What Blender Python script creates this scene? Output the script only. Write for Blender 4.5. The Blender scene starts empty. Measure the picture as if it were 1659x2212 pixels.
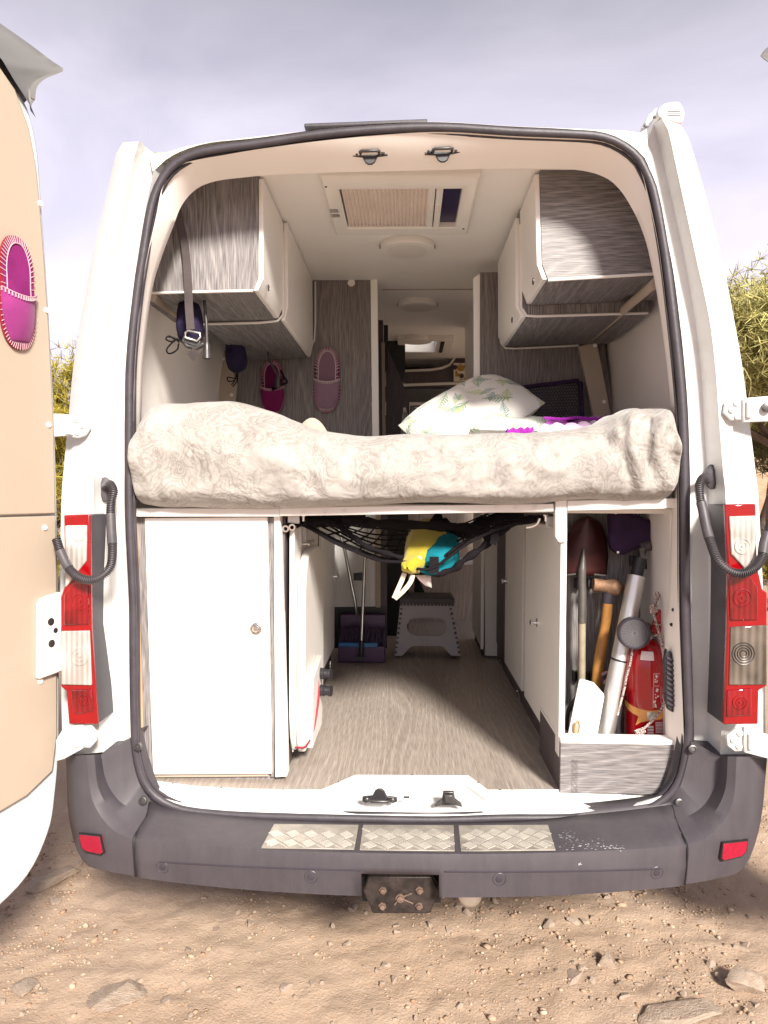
import bpy, bmesh, math, random
import numpy as np
from mathutils import Vector, Matrix, noise
random.seed(7); rng = np.random.default_rng(7)
sc = bpy.context.scene
COL = sc.collection
R = math.radians

# ------------------------------------------------------------------ camera
CAM_POS = Vector((0.0, -2.2, 1.5))
PITCH, YAW, ROLL = -1.35, 1.75, 0.35
cam_d = bpy.data.cameras.new('camera')
cam = bpy.data.objects.new('camera', cam_d); COL.objects.link(cam)
cam_d.sensor_fit = 'HORIZONTAL'; cam_d.sensor_width = 36.0
cam_d.lens = 36.0*1626/1659
cam_d.clip_start = 0.05; cam_d.clip_end = 600
CAM_M = Matrix.Rotation(R(YAW), 4, 'Z') @ Matrix.Rotation(R(90+PITCH), 4, 'X') @ Matrix.Rotation(R(ROLL), 4, 'Z')
cam.matrix_world = Matrix.Translation(CAM_POS) @ CAM_M
sc.camera = cam

# ------------------------------------------------------------------ light
SUN_AZ, SUN_EL = 21.0, 31.0          # degrees to the right of straight behind the camera, above the horizon
sun_dir = Vector((math.sin(R(SUN_AZ))*math.cos(R(SUN_EL)), -math.cos(R(SUN_AZ))*math.cos(R(SUN_EL)), math.sin(R(SUN_EL))))
sd = bpy.data.lights.new('sun', 'SUN'); sd.energy = 1.2; sd.angle = R(10); sd.color = (1.0, 0.93, 0.83)
so = bpy.data.objects.new('sun', sd); COL.objects.link(so)
so.rotation_euler = sun_dir.to_track_quat('Z', 'Y').to_euler()

w = bpy.data.worlds.new('World'); sc.world = w; w.use_nodes = True
nt = w.node_tree; nt.nodes.clear()
def N(t, **kw):
    n = nt.nodes.new(t)
    for k, v in kw.items(): setattr(n, k, v)
    return n
out = N('ShaderNodeOutputWorld'); mix = N('ShaderNodeMixShader')
b1 = N('ShaderNodeBackground'); b2 = N('ShaderNodeBackground')
sky = N('ShaderNodeTexSky', sky_type='NISHITA'); sky.sun_disc = False
sky.sun_elevation = R(SUN_EL); sky.sun_rotation = math.atan2(sun_dir.x, sun_dir.y)
b1.inputs['Strength'].default_value = 0.05
nt.links.new(sky.outputs[0], b1.inputs[0])
tc = N('ShaderNodeTexCoord'); mp = N('ShaderNodeMapping'); mp.inputs['Scale'].default_value = (1.0, 1.0, 2.2)
nz = N('ShaderNodeTexNoise'); nz.inputs['Scale'].default_value = 1.9; nz.inputs['Detail'].default_value = 7; nz.inputs['Roughness'].default_value = 0.55
nz.inputs['Distortion'].default_value = 0.5
rp = N('ShaderNodeValToRGB'); rp.color_ramp.elements[0].position = .36; rp.color_ramp.elements[0].color = (.475, .445, .52, 1)
rp.color_ramp.elements[1].position = .62; rp.color_ramp.elements[1].color = (.63, .585, .66, 1)
nt.links.new(tc.outputs['Generated'], mp.inputs[0]); nt.links.new(mp.outputs[0], nz.inputs['Vector'])
nt.links.new(nz.outputs['Fac'], rp.inputs[0])
sep = N('ShaderNodeSeparateXYZ'); nt.links.new(tc.outputs['Generated'], sep.inputs[0])
gr = N('ShaderNodeValToRGB')          # cloud cover thickens and greys overhead, pale towards the horizon
gr.color_ramp.elements[0].position = .0; gr.color_ramp.elements[0].color = (.60, .58, .62, 1)
gr.color_ramp.elements[1].position = .58; gr.color_ramp.elements[1].color = (.31, .315, .305, 1)
e = gr.color_ramp.elements.new(.22); e.color = (.72, .70, .735, 1)
e = gr.color_ramp.elements.new(.42); e.color = (.64, .63, .635, 1)
nt.links.new(sep.outputs['Z'], gr.inputs[0])
mul = N('ShaderNodeMixRGB', blend_type='MULTIPLY'); mul.inputs[0].default_value = 1
nt.links.new(rp.outputs[0], mul.inputs[1]); nt.links.new(gr.outputs[0], mul.inputs[2])
nt.links.new(mul.outputs[0], b2.inputs[0]); b2.inputs['Strength'].default_value = 0.318
mix.inputs[0].default_value = 0.93
nt.links.new(b1.outputs[0], mix.inputs[1]); nt.links.new(b2.outputs[0], mix.inputs[2]); nt.links.new(mix.outputs[0], out.inputs[0])

sc.view_settings.view_transform = 'Standard'; sc.view_settings.look = 'None'
sc.view_settings.exposure = 2.95; sc.view_settings.gamma = 1; sc.view_settings.use_curve_mapping = False
try:
    sc.cycles.max_bounces = 10; sc.cycles.diffuse_bounces = 7; sc.cycles.use_denoising = True
except Exception: pass

# ------------------------------------------------------------------ measuring: a point of the photograph at a known distance
CM3 = CAM_M.to_3x3()
def ray(px, py): return CM3 @ Vector(((px-829.5)/1626.0, -(py-1106.0)/1626.0, -1.0))
def at(px, py, Y):
    d = ray(px, py); return CAM_POS + d*((Y-CAM_POS.y)/d.y)
def atx(px, py, X):
    d = ray(px, py); return CAM_POS + d*((X-CAM_POS.x)/d.x)
def atz(px, py, Z):
    d = ray(px, py); return CAM_POS + d*((Z-CAM_POS.z)/d.z)
V = Vector

# ------------------------------------------------------------------ mesh building
def crom(pts, n, closed=False):
    """n points along a Catmull-Rom curve through pts"""
    P = [V(p) if len(p) == 3 else V((p[0], p[1], 0)) for p in pts]
    k = len(P); segs = k if closed else k-1; res = []
    tot = n if closed else n-1
    for i in range(n):
        t = segs*i/tot; j = min(int(t), segs-1); f = t-j
        if closed: p0, p1, p2, p3 = P[(j-1) % k], P[j % k], P[(j+1) % k], P[(j+2) % k]
        else:
            p1, p2 = P[j], P[j+1]
            p0 = P[j-1] if j > 0 else p1*2-p2
            p3 = P[j+2] if j+2 < k else p2*2-p1
        res.append(.5*((2*p1)+(p2-p0)*f+(2*p0-5*p1+4*p2-p3)*f*f+(3*p1-p0-3*p2+p3)*f**3))
    return res
def resample(pts, n, closed=False):
    P = [V(p) for p in pts]
    if closed: P = P+[P[0]]
    L = [0]
    for a, b in zip(P, P[1:]): L.append(L[-1]+(b-a).length)
    res = []; tot = n if closed else n-1; j = 0
    for i in range(n):
        t = L[-1]*i/tot
        while j < len(L)-2 and L[j+1] < t: j += 1
        f = 0 if L[j+1] == L[j] else (t-L[j])/(L[j+1]-L[j])
        res.append(P[j].lerp(P[j+1], f))
    return res

class MB:
    def __init__(s): s.v = []; s.f = []; s.m = []; s.cur = 0
    def add(s, vs, fs):
        b = len(s.v); s.v += [tuple(x) for x in vs]
        for f in fs: s.f.append(tuple(i+b for i in f)); s.m.append(s.cur)
        return s
    def box(s, x0, x1, y0, y1, z0, z1):
        return s.add([(x, y, z) for x in (x0, x1) for y in (y0, y1) for z in (z0, z1)],
                     [(0, 1, 3, 2), (4, 6, 7, 5), (0, 4, 5, 1), (2, 3, 7, 6), (0, 2, 6, 4), (1, 5, 7, 3)])
    def obox(s, c, ax, ay, az):
        c, ax, ay, az = V(c), V(ax), V(ay), V(az)
        return s.add([c+ax*i+ay*j+az*k for i in (-1, 1) for j in (-1, 1) for k in (-1, 1)],
                     [(0, 1, 3, 2), (4, 6, 7, 5), (0, 4, 5, 1), (2, 3, 7, 6), (0, 2, 6, 4), (1, 5, 7, 3)])
    def prism(s, poly, off):
        n = len(poly); off = V(off); poly = [V(p) for p in poly]
        return s.add(poly+[p+off for p in poly],
                     [tuple(range(n)), tuple(range(2*n-1, n-1, -1))]+[(i, (i+1) % n, n+(i+1) % n, n+i) for i in range(n)])
    def grid(s, rows, cu=False, cv=False):
        a = len(rows); b = len(rows[0]); vs = [p for r in rows for p in r]; fs = []
        for i in range(a if cu else a-1):
            for j in range(b if cv else b-1):
                i2, j2 = (i+1) % a, (j+1) % b
                fs.append((i*b+j, i*b+j2, i2*b+j2, i2*b+j))
        return s.add(vs, fs)
    def tube(s, path, r, n=8, closed=False, flat=None, caps=True):
        P = [V(p) for p in path]; k = len(P); rows = []
        t0 = ((P[1]-P[0]) if not closed else (P[1]-P[-1])).normalized()
        up = V((0, 0, 1)) if abs(t0.z) < .9 else V((1, 0, 0))
        nrm = (up-t0*up.dot(t0)).normalized()
        for i in range(k):
            if closed: t = P[(i+1) % k]-P[i-1]
            else: t = P[min(i+1, k-1)]-P[max(i-1, 0)]
            t = t.normalized() if t.length > 1e-9 else t0
            nrm = (nrm-t*nrm.dot(t))
            nrm = nrm.normalized() if nrm.length > 1e-6 else t.orthogonal().normalized()
            bi = t.cross(nrm); rr = r[i] if hasattr(r, '__len__') else r
            fl = flat or 1.0
            rows.append([P[i]+nrm*(math.cos(2*math.pi*j/n)*rr)+bi*(math.sin(2*math.pi*j/n)*rr*fl) for j in range(n)])
        s.grid(rows, cu=closed, cv=True)
        if caps and not closed:
            b = len(s.v)-k*n
            s.f.append(tuple(b+j for j in range(n))); s.m.append(s.cur)
            s.f.append(tuple(b+(k-1)*n+j for j in reversed(range(n)))); s.m.append(s.cur)
        return s
    def lathe(s, c, axis, prof, n=24):
        """prof: list of (radius, height along axis)"""
        c = V(c); a = V(axis).normalized(); u = a.orthogonal().normalized(); w_ = a.cross(u)
        rows = [[c+a*h+(u*math.cos(2*math.pi*j/n)+w_*math.sin(2*math.pi*j/n))*max(r, 1e-4) for j in range(n)] for r, h in prof]
        s.grid(rows, cv=True); b = len(s.v)-len(prof)*n; k = len(prof)
        if prof[0][0] > 1e-3: s.f.append(tuple(b+j for j in range(n))); s.m.append(s.cur)
        if prof[-1][0] > 1e-3: s.f.append(tuple(b+(k-1)*n+j for j in reversed(range(n)))); s.m.append(s.cur)
        return s

def wloc(o):
    p = V((0, 0, 0))
    while o is not None: p += o.location; o = o.parent
    return p
def tag(o, label=None, cat=None, group=None, kind=None):
    if label: o['label'] = label
    if cat: o['category'] = cat
    if group: o['group'] = group
    if kind: o['kind'] = kind
    return o
def thing(name, loc, label, cat, group=None):
    o = bpy.data.objects.new(name, None); COL.objects.link(o); o.location = loc; o.empty_display_size = .1
    return tag(o, label, cat, group)
SPLIT = set('metal_clamp striker_bolt screw_cap velcro_tab hinge_bolt grille_slat drawing ink_mark rail_screw plate_rivet tool_clip bracket_bolt cover_plug clip_hole trim_screw finger_grip clip frame_screw stud latch_pin eye_hook lamp_ring screen_cap foot wood_edge paper air_slat cap_rib rust_streak handle_ring blind_rail'.split())
def islands(mb):
    par = list(range(len(mb.v)))
    def find(a):
        while par[a] != a: par[a] = par[par[a]]; a = par[a]
        return a
    for f in mb.f:
        r = find(f[0])
        for i in f[1:]: par[find(i)] = r
    groups = {}
    for f in mb.f: groups.setdefault(find(f[0]), []).append(f)
    for fs in groups.values():
        ids = sorted({i for f in fs for i in f}); mp_ = {i: k for k, i in enumerate(ids)}
        m = MB(); m.v = [mb.v[i] for i in ids]; m.f = [tuple(mp_[i] for i in f) for f in fs]; m.m = [0]*len(fs); yield m
def obj(name, mb, mats, parent=None, **kw):
    if name in SPLIT and parent is not None:
        r = None
        for m in islands(mb): r = obj1(name, m, mats, parent, **kw)
        return r
    return obj1(name, mb, mats, parent, **kw)
def obj1(name, mb, mats, parent=None, bevel=0, seg=2, smooth=40, label=None, cat=None, group=None, kind=None, origin=None, fix=True):
    me = bpy.data.meshes.new(name)
    base = wloc(parent) if parent else V((0, 0, 0))
    org = V(origin) if origin is not None else None
    sh = org if org is not None else base
    me.from_pydata([(x-sh.x, y-sh.y, z-sh.z) for x, y, z in mb.v], [], mb.f)
    if not isinstance(mats, (list, tuple)): mats = [mats]
    for m in mats: me.materials.append(m)
    if len(mats) > 1: me.polygons.foreach_set('material_index', mb.m)
    if fix:
        bm = bmesh.new(); bm.from_mesh(me); bmesh.ops.recalc_face_normals(bm, faces=bm.faces); bm.to_mesh(me); bm.free()
    if smooth:
        me.polygons.foreach_set('use_smooth', [True]*len(me.polygons))
        me.set_sharp_from_angle(angle=R(smooth))
    o = bpy.data.objects.new(name, me); COL.objects.link(o)
    if parent: o.parent = parent
    if org is not None: o.location = org-base
    if bevel:
        bv = o.modifiers.new('edge', 'BEVEL'); bv.width = bevel; bv.segments = seg; bv.limit_method = 'ANGLE'; bv.angle_limit = R(40)
    tag(o, label, cat, group, kind)
    return o
def subd(o, n=1):
    m = o.modifiers.new('round', 'SUBSURF'); m.levels = n; m.render_levels = n; return o
def copy_tree(o, parent=None, off=None):
    c = o.copy(); COL.objects.link(c); c.parent = parent
    if off is not None: c.location = o.location+V(off)
    for ch in o.children: copy_tree(ch, c)
    return c

# ------------------------------------------------------------------ materials
class NT:
    def __init__(s, name):
        s.mat = bpy.data.materials.new(name); s.mat.use_nodes = True; s.t = s.mat.node_tree
        s.b = s.t.nodes['Principled BSDF']; s.co = s.n('ShaderNodeTexCoord').outputs['Object']
    def n(s, t, **kw):
        x = s.t.nodes.new(t)
        for k, v in kw.items(): setattr(x, k, v)
        return x
    def l(s, a, b): s.t.links.new(a, b)
    def put(s, sock, v):
        if isinstance(v, (int, float)): sock.default_value = v
        elif isinstance(v, (tuple, list)): sock.default_value = v
        else: s.l(v, sock)
    def math(s, op, a, b=0.0, c=0.0, clamp=False):
        x = s.n('ShaderNodeMath', operation=op); x.use_clamp = clamp
        s.put(x.inputs[0], a); s.put(x.inputs[1], b)
        if op in ('SMOOTH_MIN', 'COMPARE', 'MULTIPLY_ADD', 'WRAP'): s.put(x.inputs[2], c)
        return x.outputs[0]
    def map(s, scale=(1, 1, 1), loc=(0, 0, 0), rot=(0, 0, 0), vec=None):
        x = s.n('ShaderNodeMapping'); x.inputs['Scale'].default_value = scale; x.inputs['Location'].default_value = loc
        x.inputs['Rotation'].default_value = rot; s.l(vec or s.co, x.inputs[0]); return x.outputs[0]
    def noise(s, scale, detail=3, rough=.5, dist=0, vec=None, out='Fac'):
        x = s.n('ShaderNodeTexNoise'); x.inputs['Scale'].default_value = scale; x.inputs['Detail'].default_value = detail
        x.inputs['Roughness'].default_value = rough; x.inputs['Distortion'].default_value = dist
        s.l(vec or s.co, x.inputs['Vector']); return x.outputs[out]
    def ramp(s, fac, stops):
        x = s.n('ShaderNodeValToRGB'); cr = x.color_ramp
        while len(cr.elements) < len(stops): cr.elements.new(.5)
        for e_, (p, c) in zip(cr.elements, stops):
            e_.position = p; e_.color = tuple(c)+(1,) if len(c) == 3 else c
        s.l(fac, x.inputs[0]); return x.outputs[0]
    def mixc(s, fac, a, b, mode='MIX'):
        x = s.n('ShaderNodeMixRGB', blend_type=mode); s.put(x.inputs[0], fac)
        s.put(x.inputs[1], tuple(a)+(1,) if isinstance(a, (tuple, list)) and len(a) == 3 else a)
        s.put(x.inputs[2], tuple(b)+(1,) if isinstance(b, (tuple, list)) and len(b) == 3 else b)
        return x.outputs[0]
    def bump(s, h, strength=.3, dist=.01):
        x = s.n('ShaderNodeBump'); x.inputs['Strength'].default_value = strength; x.inputs['Distance'].default_value = dist
        s.l(h, x.inputs['Height']); s.l(x.outputs[0], s.b.inputs['Normal'])
    def done(s, col=None, rough=.5, metal=0, spec=.5, **kw):
        if col is not None: s.put(s.b.inputs['Base Color'], tuple(col)+(1,) if isinstance(col, (tuple, list)) and len(col) == 3 else col)
        s.put(s.b.inputs['Roughness'], rough); s.put(s.b.inputs['Metallic'], metal)
        s.put(s.b.inputs['Specular IOR Level'], spec)
        for k, v in kw.items(): s.put(s.b.inputs[k.replace('_', ' ')], v)
        return s.mat

def plain(name, col, rough=.5, metal=0, var=.12, scale=6.0, bump=0.0, bscale=200, spec=.5, **kw):
    m = NT(name); n = m.noise(scale, 4, .6)
    lo = tuple(c*(1-var) for c in col); hi = tuple(min(1, c*(1+var*.6)) for c in col)
    c = m.ramp(n, [(.3, lo), (.7, hi)])
    r = m.math('MULTIPLY_ADD', m.noise(scale*3, 3), .25*rough, rough*.87)
    if bump: m.bump(m.noise(bscale, 2), bump, .002)
    return m.done(c, r, metal, spec, **kw)

def wood(name, along='Z', dark=(.060, .053, .058), light=(.38, .355, .35), fine=1.0, cath=1.0, mid=.5, off=0.0, rough=.5):
    m = NT(name); sx = m.n('ShaderNodeSeparateXYZ'); m.l(m.co, sx.inputs[0]); x, y, z = sx.outputs
    if along == 'Z': u = m.math('MULTIPLY_ADD', y, .73, x); a = z
    elif along == 'X': u = m.math('MULTIPLY_ADD', y, .73, z); a = x
    else: u = m.math('MULTIPLY_ADD', z, .73, x); a = y
    u = m.math('ADD', u, off)
    def vec(ku, ka):
        c = m.n('ShaderNodeCombineXYZ'); m.l(m.math('MULTIPLY', u, ku), c.inputs[0]); m.l(m.math('MULTIPLY', a, ka), c.inputs[1]); return c.outputs[0]
    streak = m.noise(1, 3, .6, .2, vec(430*fine, 13*fine))
    mid_n = m.noise(1, 3, .6, .3, vec(75*fine, 1.6*fine))
    slow = m.noise(1, 2, .5, 0, vec(9*fine, .7*fine))
    # flame figure: thin pale lines bent by slow noise, kept to parts of the board
    warp = m.noise(1, 2, .5, 0, vec(4.0*fine, .5*fine))
    ph = m.math('MULTIPLY_ADD', warp, 150*cath, m.math('MULTIPLY', u, 330*fine))
    band = m.math('POWER', m.math('MULTIPLY_ADD', m.math('SINE', ph), .5, .5), 4)
    band = m.math('MULTIPLY', band, m.math('MULTIPLY', streak, m.math('MULTIPLY_ADD', m.noise(1, 2, .5, .4, vec(7*fine, 1.4*fine)), 2.4, -.5)))
    t = m.math('ADD', m.math('MULTIPLY', streak, .72), m.math('MULTIPLY', mid_n, .16))
    t = m.math('ADD', t, m.math('MULTIPLY', band, .24)); t = m.math('ADD', t, m.math('MULTIPLY_ADD', slow, .14, -.07))
    c = m.ramp(t, [(.30, dark), (mid+.0, tuple(p*.5+q*.5 for p, q in zip(dark, light))), (.74, light)])
    m.bump(t, .25, .0015)
    return m.done(c, rough)

def fabric(name, col, var=.15, rough=.9, weave=700, nscale=9):
    m = NT(name); n = m.noise(nscale, 4, .6)
    c = m.ramp(n, [(.3, tuple(x*(1-var) for x in col)), (.7, tuple(min(1, x*(1+var)) for x in col))])
    m.bump(m.noise(weave, 2), .35, .001)
    return m.done(c, rough, 0, .15, Sheen_Weight=.2 if max(col) > .2 else 0.0)

def paisley(name):
    m = NT(name)
    wv = m.noise(5.0, 3, .55, 0, None, 'Color')
    va = m.n('ShaderNodeVectorMath', operation='MULTIPLY_ADD'); m.l(wv, va.inputs[0]); va.inputs[1].default_value = (.20, .20, .20); m.l(m.co, va.inputs[2])
    def layer(scale, freq, seed, cut):
        mv = m.map((1, 1, 1), (seed, seed*.3, seed*.7), (0, 0, seed), va.outputs[0])
        vo = m.n('ShaderNodeTexVoronoi', feature='F1'); vo.inputs['Scale'].default_value = scale; m.l(mv, vo.inputs['Vector'])
        n2 = m.noise(scale*5, 2, .5, .8, mv)
        ph = m.math('ADD', m.math('MULTIPLY', vo.outputs['Distance'], freq), m.math('MULTIPLY', n2, 10))
        return m.math('GREATER_THAN', m.math('SINE', ph), cut), vo.outputs['Distance']
    l1, d1 = layer(7, 60, 0.0, .25); l2, d2 = layer(15, 42, 3.1, .3)
    pick = m.math('GREATER_THAN', m.noise(9, 2, .5, .6, va.outputs[0]), .5)
    line = m.mixc(pick, l1, l2)
    dots = m.n('ShaderNodeTexVoronoi'); dots.inputs['Scale'].default_value = 120; m.l(va.outputs[0], dots.inputs['Vector'])
    dt = m.math('LESS_THAN', dots.outputs['Distance'], .34)
    area = m.ramp(m.noise(6.5, 4, .6, .6, va.outputs[0]), [(.42, (0, 0, 0)), (.50, (1, 1, 1))])
    ink = m.math('MAXIMUM', m.math('MULTIPLY', line, .62), m.math('MULTIPLY', dt, .4))
    ink = m.math('MULTIPLY', ink, area, clamp=True)
    c = m.mixc(ink, (.355, .335, .315), (.215, .187, .168))
    c = m.mixc(m.math('MULTIPLY', area, .22), c, (.28, .252, .23))
    m.bump(m.math('ADD', m.noise(8, 3, .5, 1.4), m.math('MULTIPLY', m.noise(24, 2, .5, .6), .25)), .6, .03)
    return m.done(c, .85, 0, .2, Sheen_Weight=.3)

def ferns(name):
    m = NT(name)
    base = (.80, .80, .76); col = None
    for k, (sc_, green, seed) in enumerate([(7.5, (.12, .26, .10), 0.0), (9.0, (.42, .50, .16), 5.3), (11.0, (.10, .24, .24), 9.1)]):
        mp_ = m.map((1, 1, 0), (seed, seed*.7, 0))
        vo = m.n('ShaderNodeTexVoronoi', voronoi_dimensions='2D'); vo.inputs['Scale'].default_value = sc_; m.l(mp_, vo.inputs['Vector'])
        sub = m.n('ShaderNodeVectorMath', operation='SUBTRACT'); 
        m.l(mp_, sub.inputs[0]); m.l(vo.outputs['Position'], sub.inputs[1])
        sclv = m.n('ShaderNodeVectorMath', operation='SCALE'); sclv.inputs['Scale'].default_value = sc_; m.l(sub.outputs[0], sclv.inputs[0])
        cs = m.n('ShaderNodeSeparateXYZ'); m.l(vo.outputs['Color'], cs.inputs[0])
        rot = m.n('ShaderNodeVectorRotate', rotation_type='Z_AXIS'); m.l(sclv.outputs[0], rot.inputs['Vector']); m.l(m.math('MULTIPLY', cs.outputs[0], 6.28), rot.inputs['Angle'])
        sx = m.n('ShaderNodeSeparateXYZ'); m.l(rot.outputs[0], sx.inputs[0]); x, y = sx.outputs[0], sx.outputs[1]
        ay = m.math('ABSOLUTE', m.math('ADD', y, m.math('MULTIPLY', m.math('MULTIPLY', x, x), .25)))
        wid = m.math('MULTIPLY', m.math('SUBTRACT', .42, m.math('ABSOLUTE', x)), .5)
        fr = m.math('FRACT', m.math('ADD', m.math('MULTIPLY', x, 11), m.math('MULTIPLY', ay, -9)))
        leaf = m.math('MULTIPLY', m.math('LESS_THAN', ay, wid), m.math('LESS_THAN', fr, .55))
        stem = m.math('MULTIPLY', m.math('LESS_THAN', ay, .018), m.math('LESS_THAN', m.math('ABSOLUTE', x), .45))
        on = m.math('MULTIPLY', m.math('MAXIMUM', leaf, stem), m.math('GREATER_THAN', cs.outputs[1], .25))
        col = m.mixc(m.math('MULTIPLY', on, .75), base if col is None else col, green)
    m.bump(m.noise(300, 2), .25, .001)
    return m.done(col, .85, 0, .2, Sheen_Weight=.2)

M = {}
_m = NT('white_paint'); _g = _m.noise(2.2, 6, .7); _f = _m.noise(26, 4, .7)
_c = _m.mixc(_m.ramp(_m.math('MULTIPLY_ADD', _f, .35, _m.math('MULTIPLY', _g, .65)), [(.50, (0, 0, 0)), (.72, (.38, .38, .38))]), (.66, .66, .65), (.42, .38, .33))
_m.bump(_m.noise(3.5, 3, .5), .06, .02); M['white_paint'] = _m.done(_c, _m.math('MULTIPLY_ADD', _f, .3, .18), Coat_Weight=.3)
M['visor_shade'] = plain('shade_toned_visor', (.15, .145, .14), .5, var=.08)  # white visor; shade and corner fall-off put into its colour as grey
M['primer'] = plain('white_primer', (.52, .54, .55), .55, var=.05, scale=5)
M['cream'] = plain('cream_panel', (.40, .325, .255), .55, var=.03, scale=4, bump=.1, bscale=300)
M['lining'] = plain('warm_white_lining', (.87, .825, .78), .6, var=.03, scale=3)
M['laminate'] = plain('white_laminate', (.82, .795, .765), .35, var=.02, scale=3)
M['ceil'] = plain('ceiling_board', (.89, .86, .83), .5, var=.03, scale=2)
M['rubber'] = plain('black_rubber', (.045, .038, .047), .5, var=.3, scale=14, bump=.25, bscale=90)
M['bumper'] = NT('grey_bumper_plastic')
_m = M['bumper']; _c = _m.ramp(_m.noise(5, 5, .65), [(.3, (.032, .027, .037)), (.7, (.054, .047, .058))])
_st = _m.noise(1, 4, .6, 0, _m.map((60, 60, 3)))
_c = _m.mixc(_m.math('MULTIPLY', _st, .2), _c, (.15, .132, .12))
_m.bump(_m.noise(420, 2), .3, .001); M['bumper'] = _m.done(_c, .58)
M['housing'] = plain('dark_housing', (.04, .034, .046), .42, var=.2)
M['plastic_black'] = plain('black_plastic', (.022, .020, .024), .42, var=.3, scale=20)
M['conduit'] = plain('conduit_rubber', (.07, .062, .07), .5, var=.25, scale=25)
M['steel'] = plain('galvanised_steel', (.55, .54, .52), .35, 1, var=.15, scale=20)
M['chrome'] = plain('chrome', (.75, .75, .75), .12, 1, var=.05)
M['dark_metal'] = plain('dark_metal', (.09, .085, .085), .4, .6, var=.4, scale=30)
M['alu'] = plain('brushed_aluminium', (.72, .71, .68), .38, .85, var=.06, scale=30)
M['tread'] = plain('tread_plate_aluminium', (.36, .33, .29), .5, .35, var=.25, scale=25)
M['tread_bar'] = plain('worn_tread_bars', (.52, .49, .44), .4, .3, var=.15, scale=40)
M['red_lens'] = plain('red_lens', (.235, .002, .005), .10, var=.15, scale=25, Coat_Weight=.5)

M['reflector'] = plain('red_reflector', (.29, .003, .026), .25, var=.2, scale=120, bump=.3, bscale=300)
def prism_lens(name, lo, hi, kx, kz):
    m = NT(name); sx = m.n('ShaderNodeSeparateXYZ'); m.l(m.co, sx.inputs[0])
    a_ = m.math('ABSOLUTE', m.math('SINE', m.math('MULTIPLY', sx.outputs[0], kx))); b_ = m.math('ABSOLUTE', m.math('SINE', m.math('MULTIPLY', sx.outputs[2], kz)))
    h = m.math('MULTIPLY', a_, b_); big = m.noise(16, 2, .5, .6)
    m.bump(h, .5, .004)
    t = m.math('MULTIPLY_ADD', h, .22, m.math('MULTIPLY_ADD', big, .9, -.06))
    return m.done(m.ramp(t, [(.30, lo), (.72, hi)]), .12, .2, Coat_Weight=.7)
def glossy_lens(name, lo, hi, ribs):
    m = NT(name); sx = m.n('ShaderNodeSeparateXYZ'); m.l(m.co, sx.inputs[0])
    rib = m.math('SINE', m.math('MULTIPLY', sx.outputs[0], ribs)); big = m.noise(9, 2, .5, .6)
    t = m.math('MULTIPLY_ADD', rib, .10, big)
    return m.done(m.ramp(t, [(.30, lo), (.70, hi)]), .05, .1, Coat_Weight=.9)
M['clear_lens'] = glossy_lens('clear_lamp_lens', (.30, .265, .25), (.58, .53, .50), 420)
M['red_deep'] = glossy_lens('deep_red_lens', (.09, .001, .003), (.25, .003, .008), 420)
M['clear_dark'] = glossy_lens('smoky_lamp_lens', (.045, .038, .032), (.17, .14, .115), 300)
M['wood_v'] = wood('dark_oak_vertical', 'Z')
M['wood_v2'] = wood('dark_oak_vertical_partition', 'Z', (.070, .058, .058), (.30, .265, .245), .9, 1.1, off=.37)
M['wood_h'] = wood('dark_oak_horizontal', 'X', off=.11)
M['wood_y'] = wood('dark_oak_lengthwise', 'Y', off=.53)
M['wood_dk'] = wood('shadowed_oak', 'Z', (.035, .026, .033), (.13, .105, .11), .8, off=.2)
M['wood_lt'] = wood('light_oak', 'Z', (.30, .24, .19), (.58, .50, .43), .5, off=.2)
M['floor'] = wood('oak_vinyl_floor', 'Y', (.235, .193, .165), (.52, .46, .41), .9, .5, .5, rough=.42)
M['duvet'] = paisley('paisley_cotton'); M['fern'] = ferns('fern_print_cotton')
M['beige_cloth'] = fabric('beige_cloth', (.55, .45, .36))
M['navy'] = fabric('navy_cloth', (.022, .017, .045), .3)
M['navy2'] = fabric('dark_purple_cloth', (.035, .018, .05), .3)
M['purple'] = fabric('purple_wool', (.30, .02, .33), .2); M['lilac'] = fabric('lilac_wool', (.70, .50, .72), .1)
M['magenta'] = fabric('magenta_felt', (.20, .018, .125), .25); M['plum'] = fabric('plum_felt', (.17, .012, .08), .2)
M['mauve'] = fabric('mauve_felt', (.20, .12, .165), .12); M['redfelt'] = fabric('red_felt', (.22, .008, .022), .2)
M['magenta_lt'] = fabric('bright_magenta_felt', (.23, .03, .15), .25); M['mauve_lt'] = fabric('pale_mauve_felt', (.25, .155, .21), .12)
M['wine'] = fabric('wine_felt', (.11, .008, .05), .2)
M['thread'] = fabric('pale_thread', (.62, .52, .50), .1); M['thread_pink'] = fabric('pink_thread', (.55, .33, .37), .1)
M['webbing'] = fabric('grey_webbing', (.075, .062, .062), .2, weave=300); M['strap_beige'] = fabric('beige_strap', (.62, .53, .44), .1)
M['net'] = fabric('black_net', (.009, .007, .009), .3)
M['yellow'] = fabric('yellow_nylon', (.42, .34, .022), .15); M['teal'] = fabric('teal_nylon', (.006, .155, .20), .2)
M['white_plastic'] = plain('white_plastic', (.78, .75, .71), .4, var=.04, scale=5)
M['stool'] = plain('grey_plastic', (.42, .395, .41), .55, var=.08); M['stool_dk'] = plain('dark_grey_plastic', (.07, .065, .07), .55, var=.2)
M['violet_plastic'] = plain('dark_violet_plastic', (.075, .028, .10), .4, var=.15); M['blue_plastic'] = plain('blue_plastic', (.02, .14, .38), .4)
M['ext_red'] = plain('extinguisher_red', (.37, .002, .008), .22, var=.06, scale=8, Coat_Weight=.5)
M['orange'] = plain('orange_band', (.78, .36, .10), .5, var=.1); M['label_white'] = plain('label_white', (.82, .70, .68), .5, var=.1, scale=200)
M['hickory'] = plain('hickory_handle', (.42, .19, .045), .4, var=.35, scale=18, bump=.1)
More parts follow.
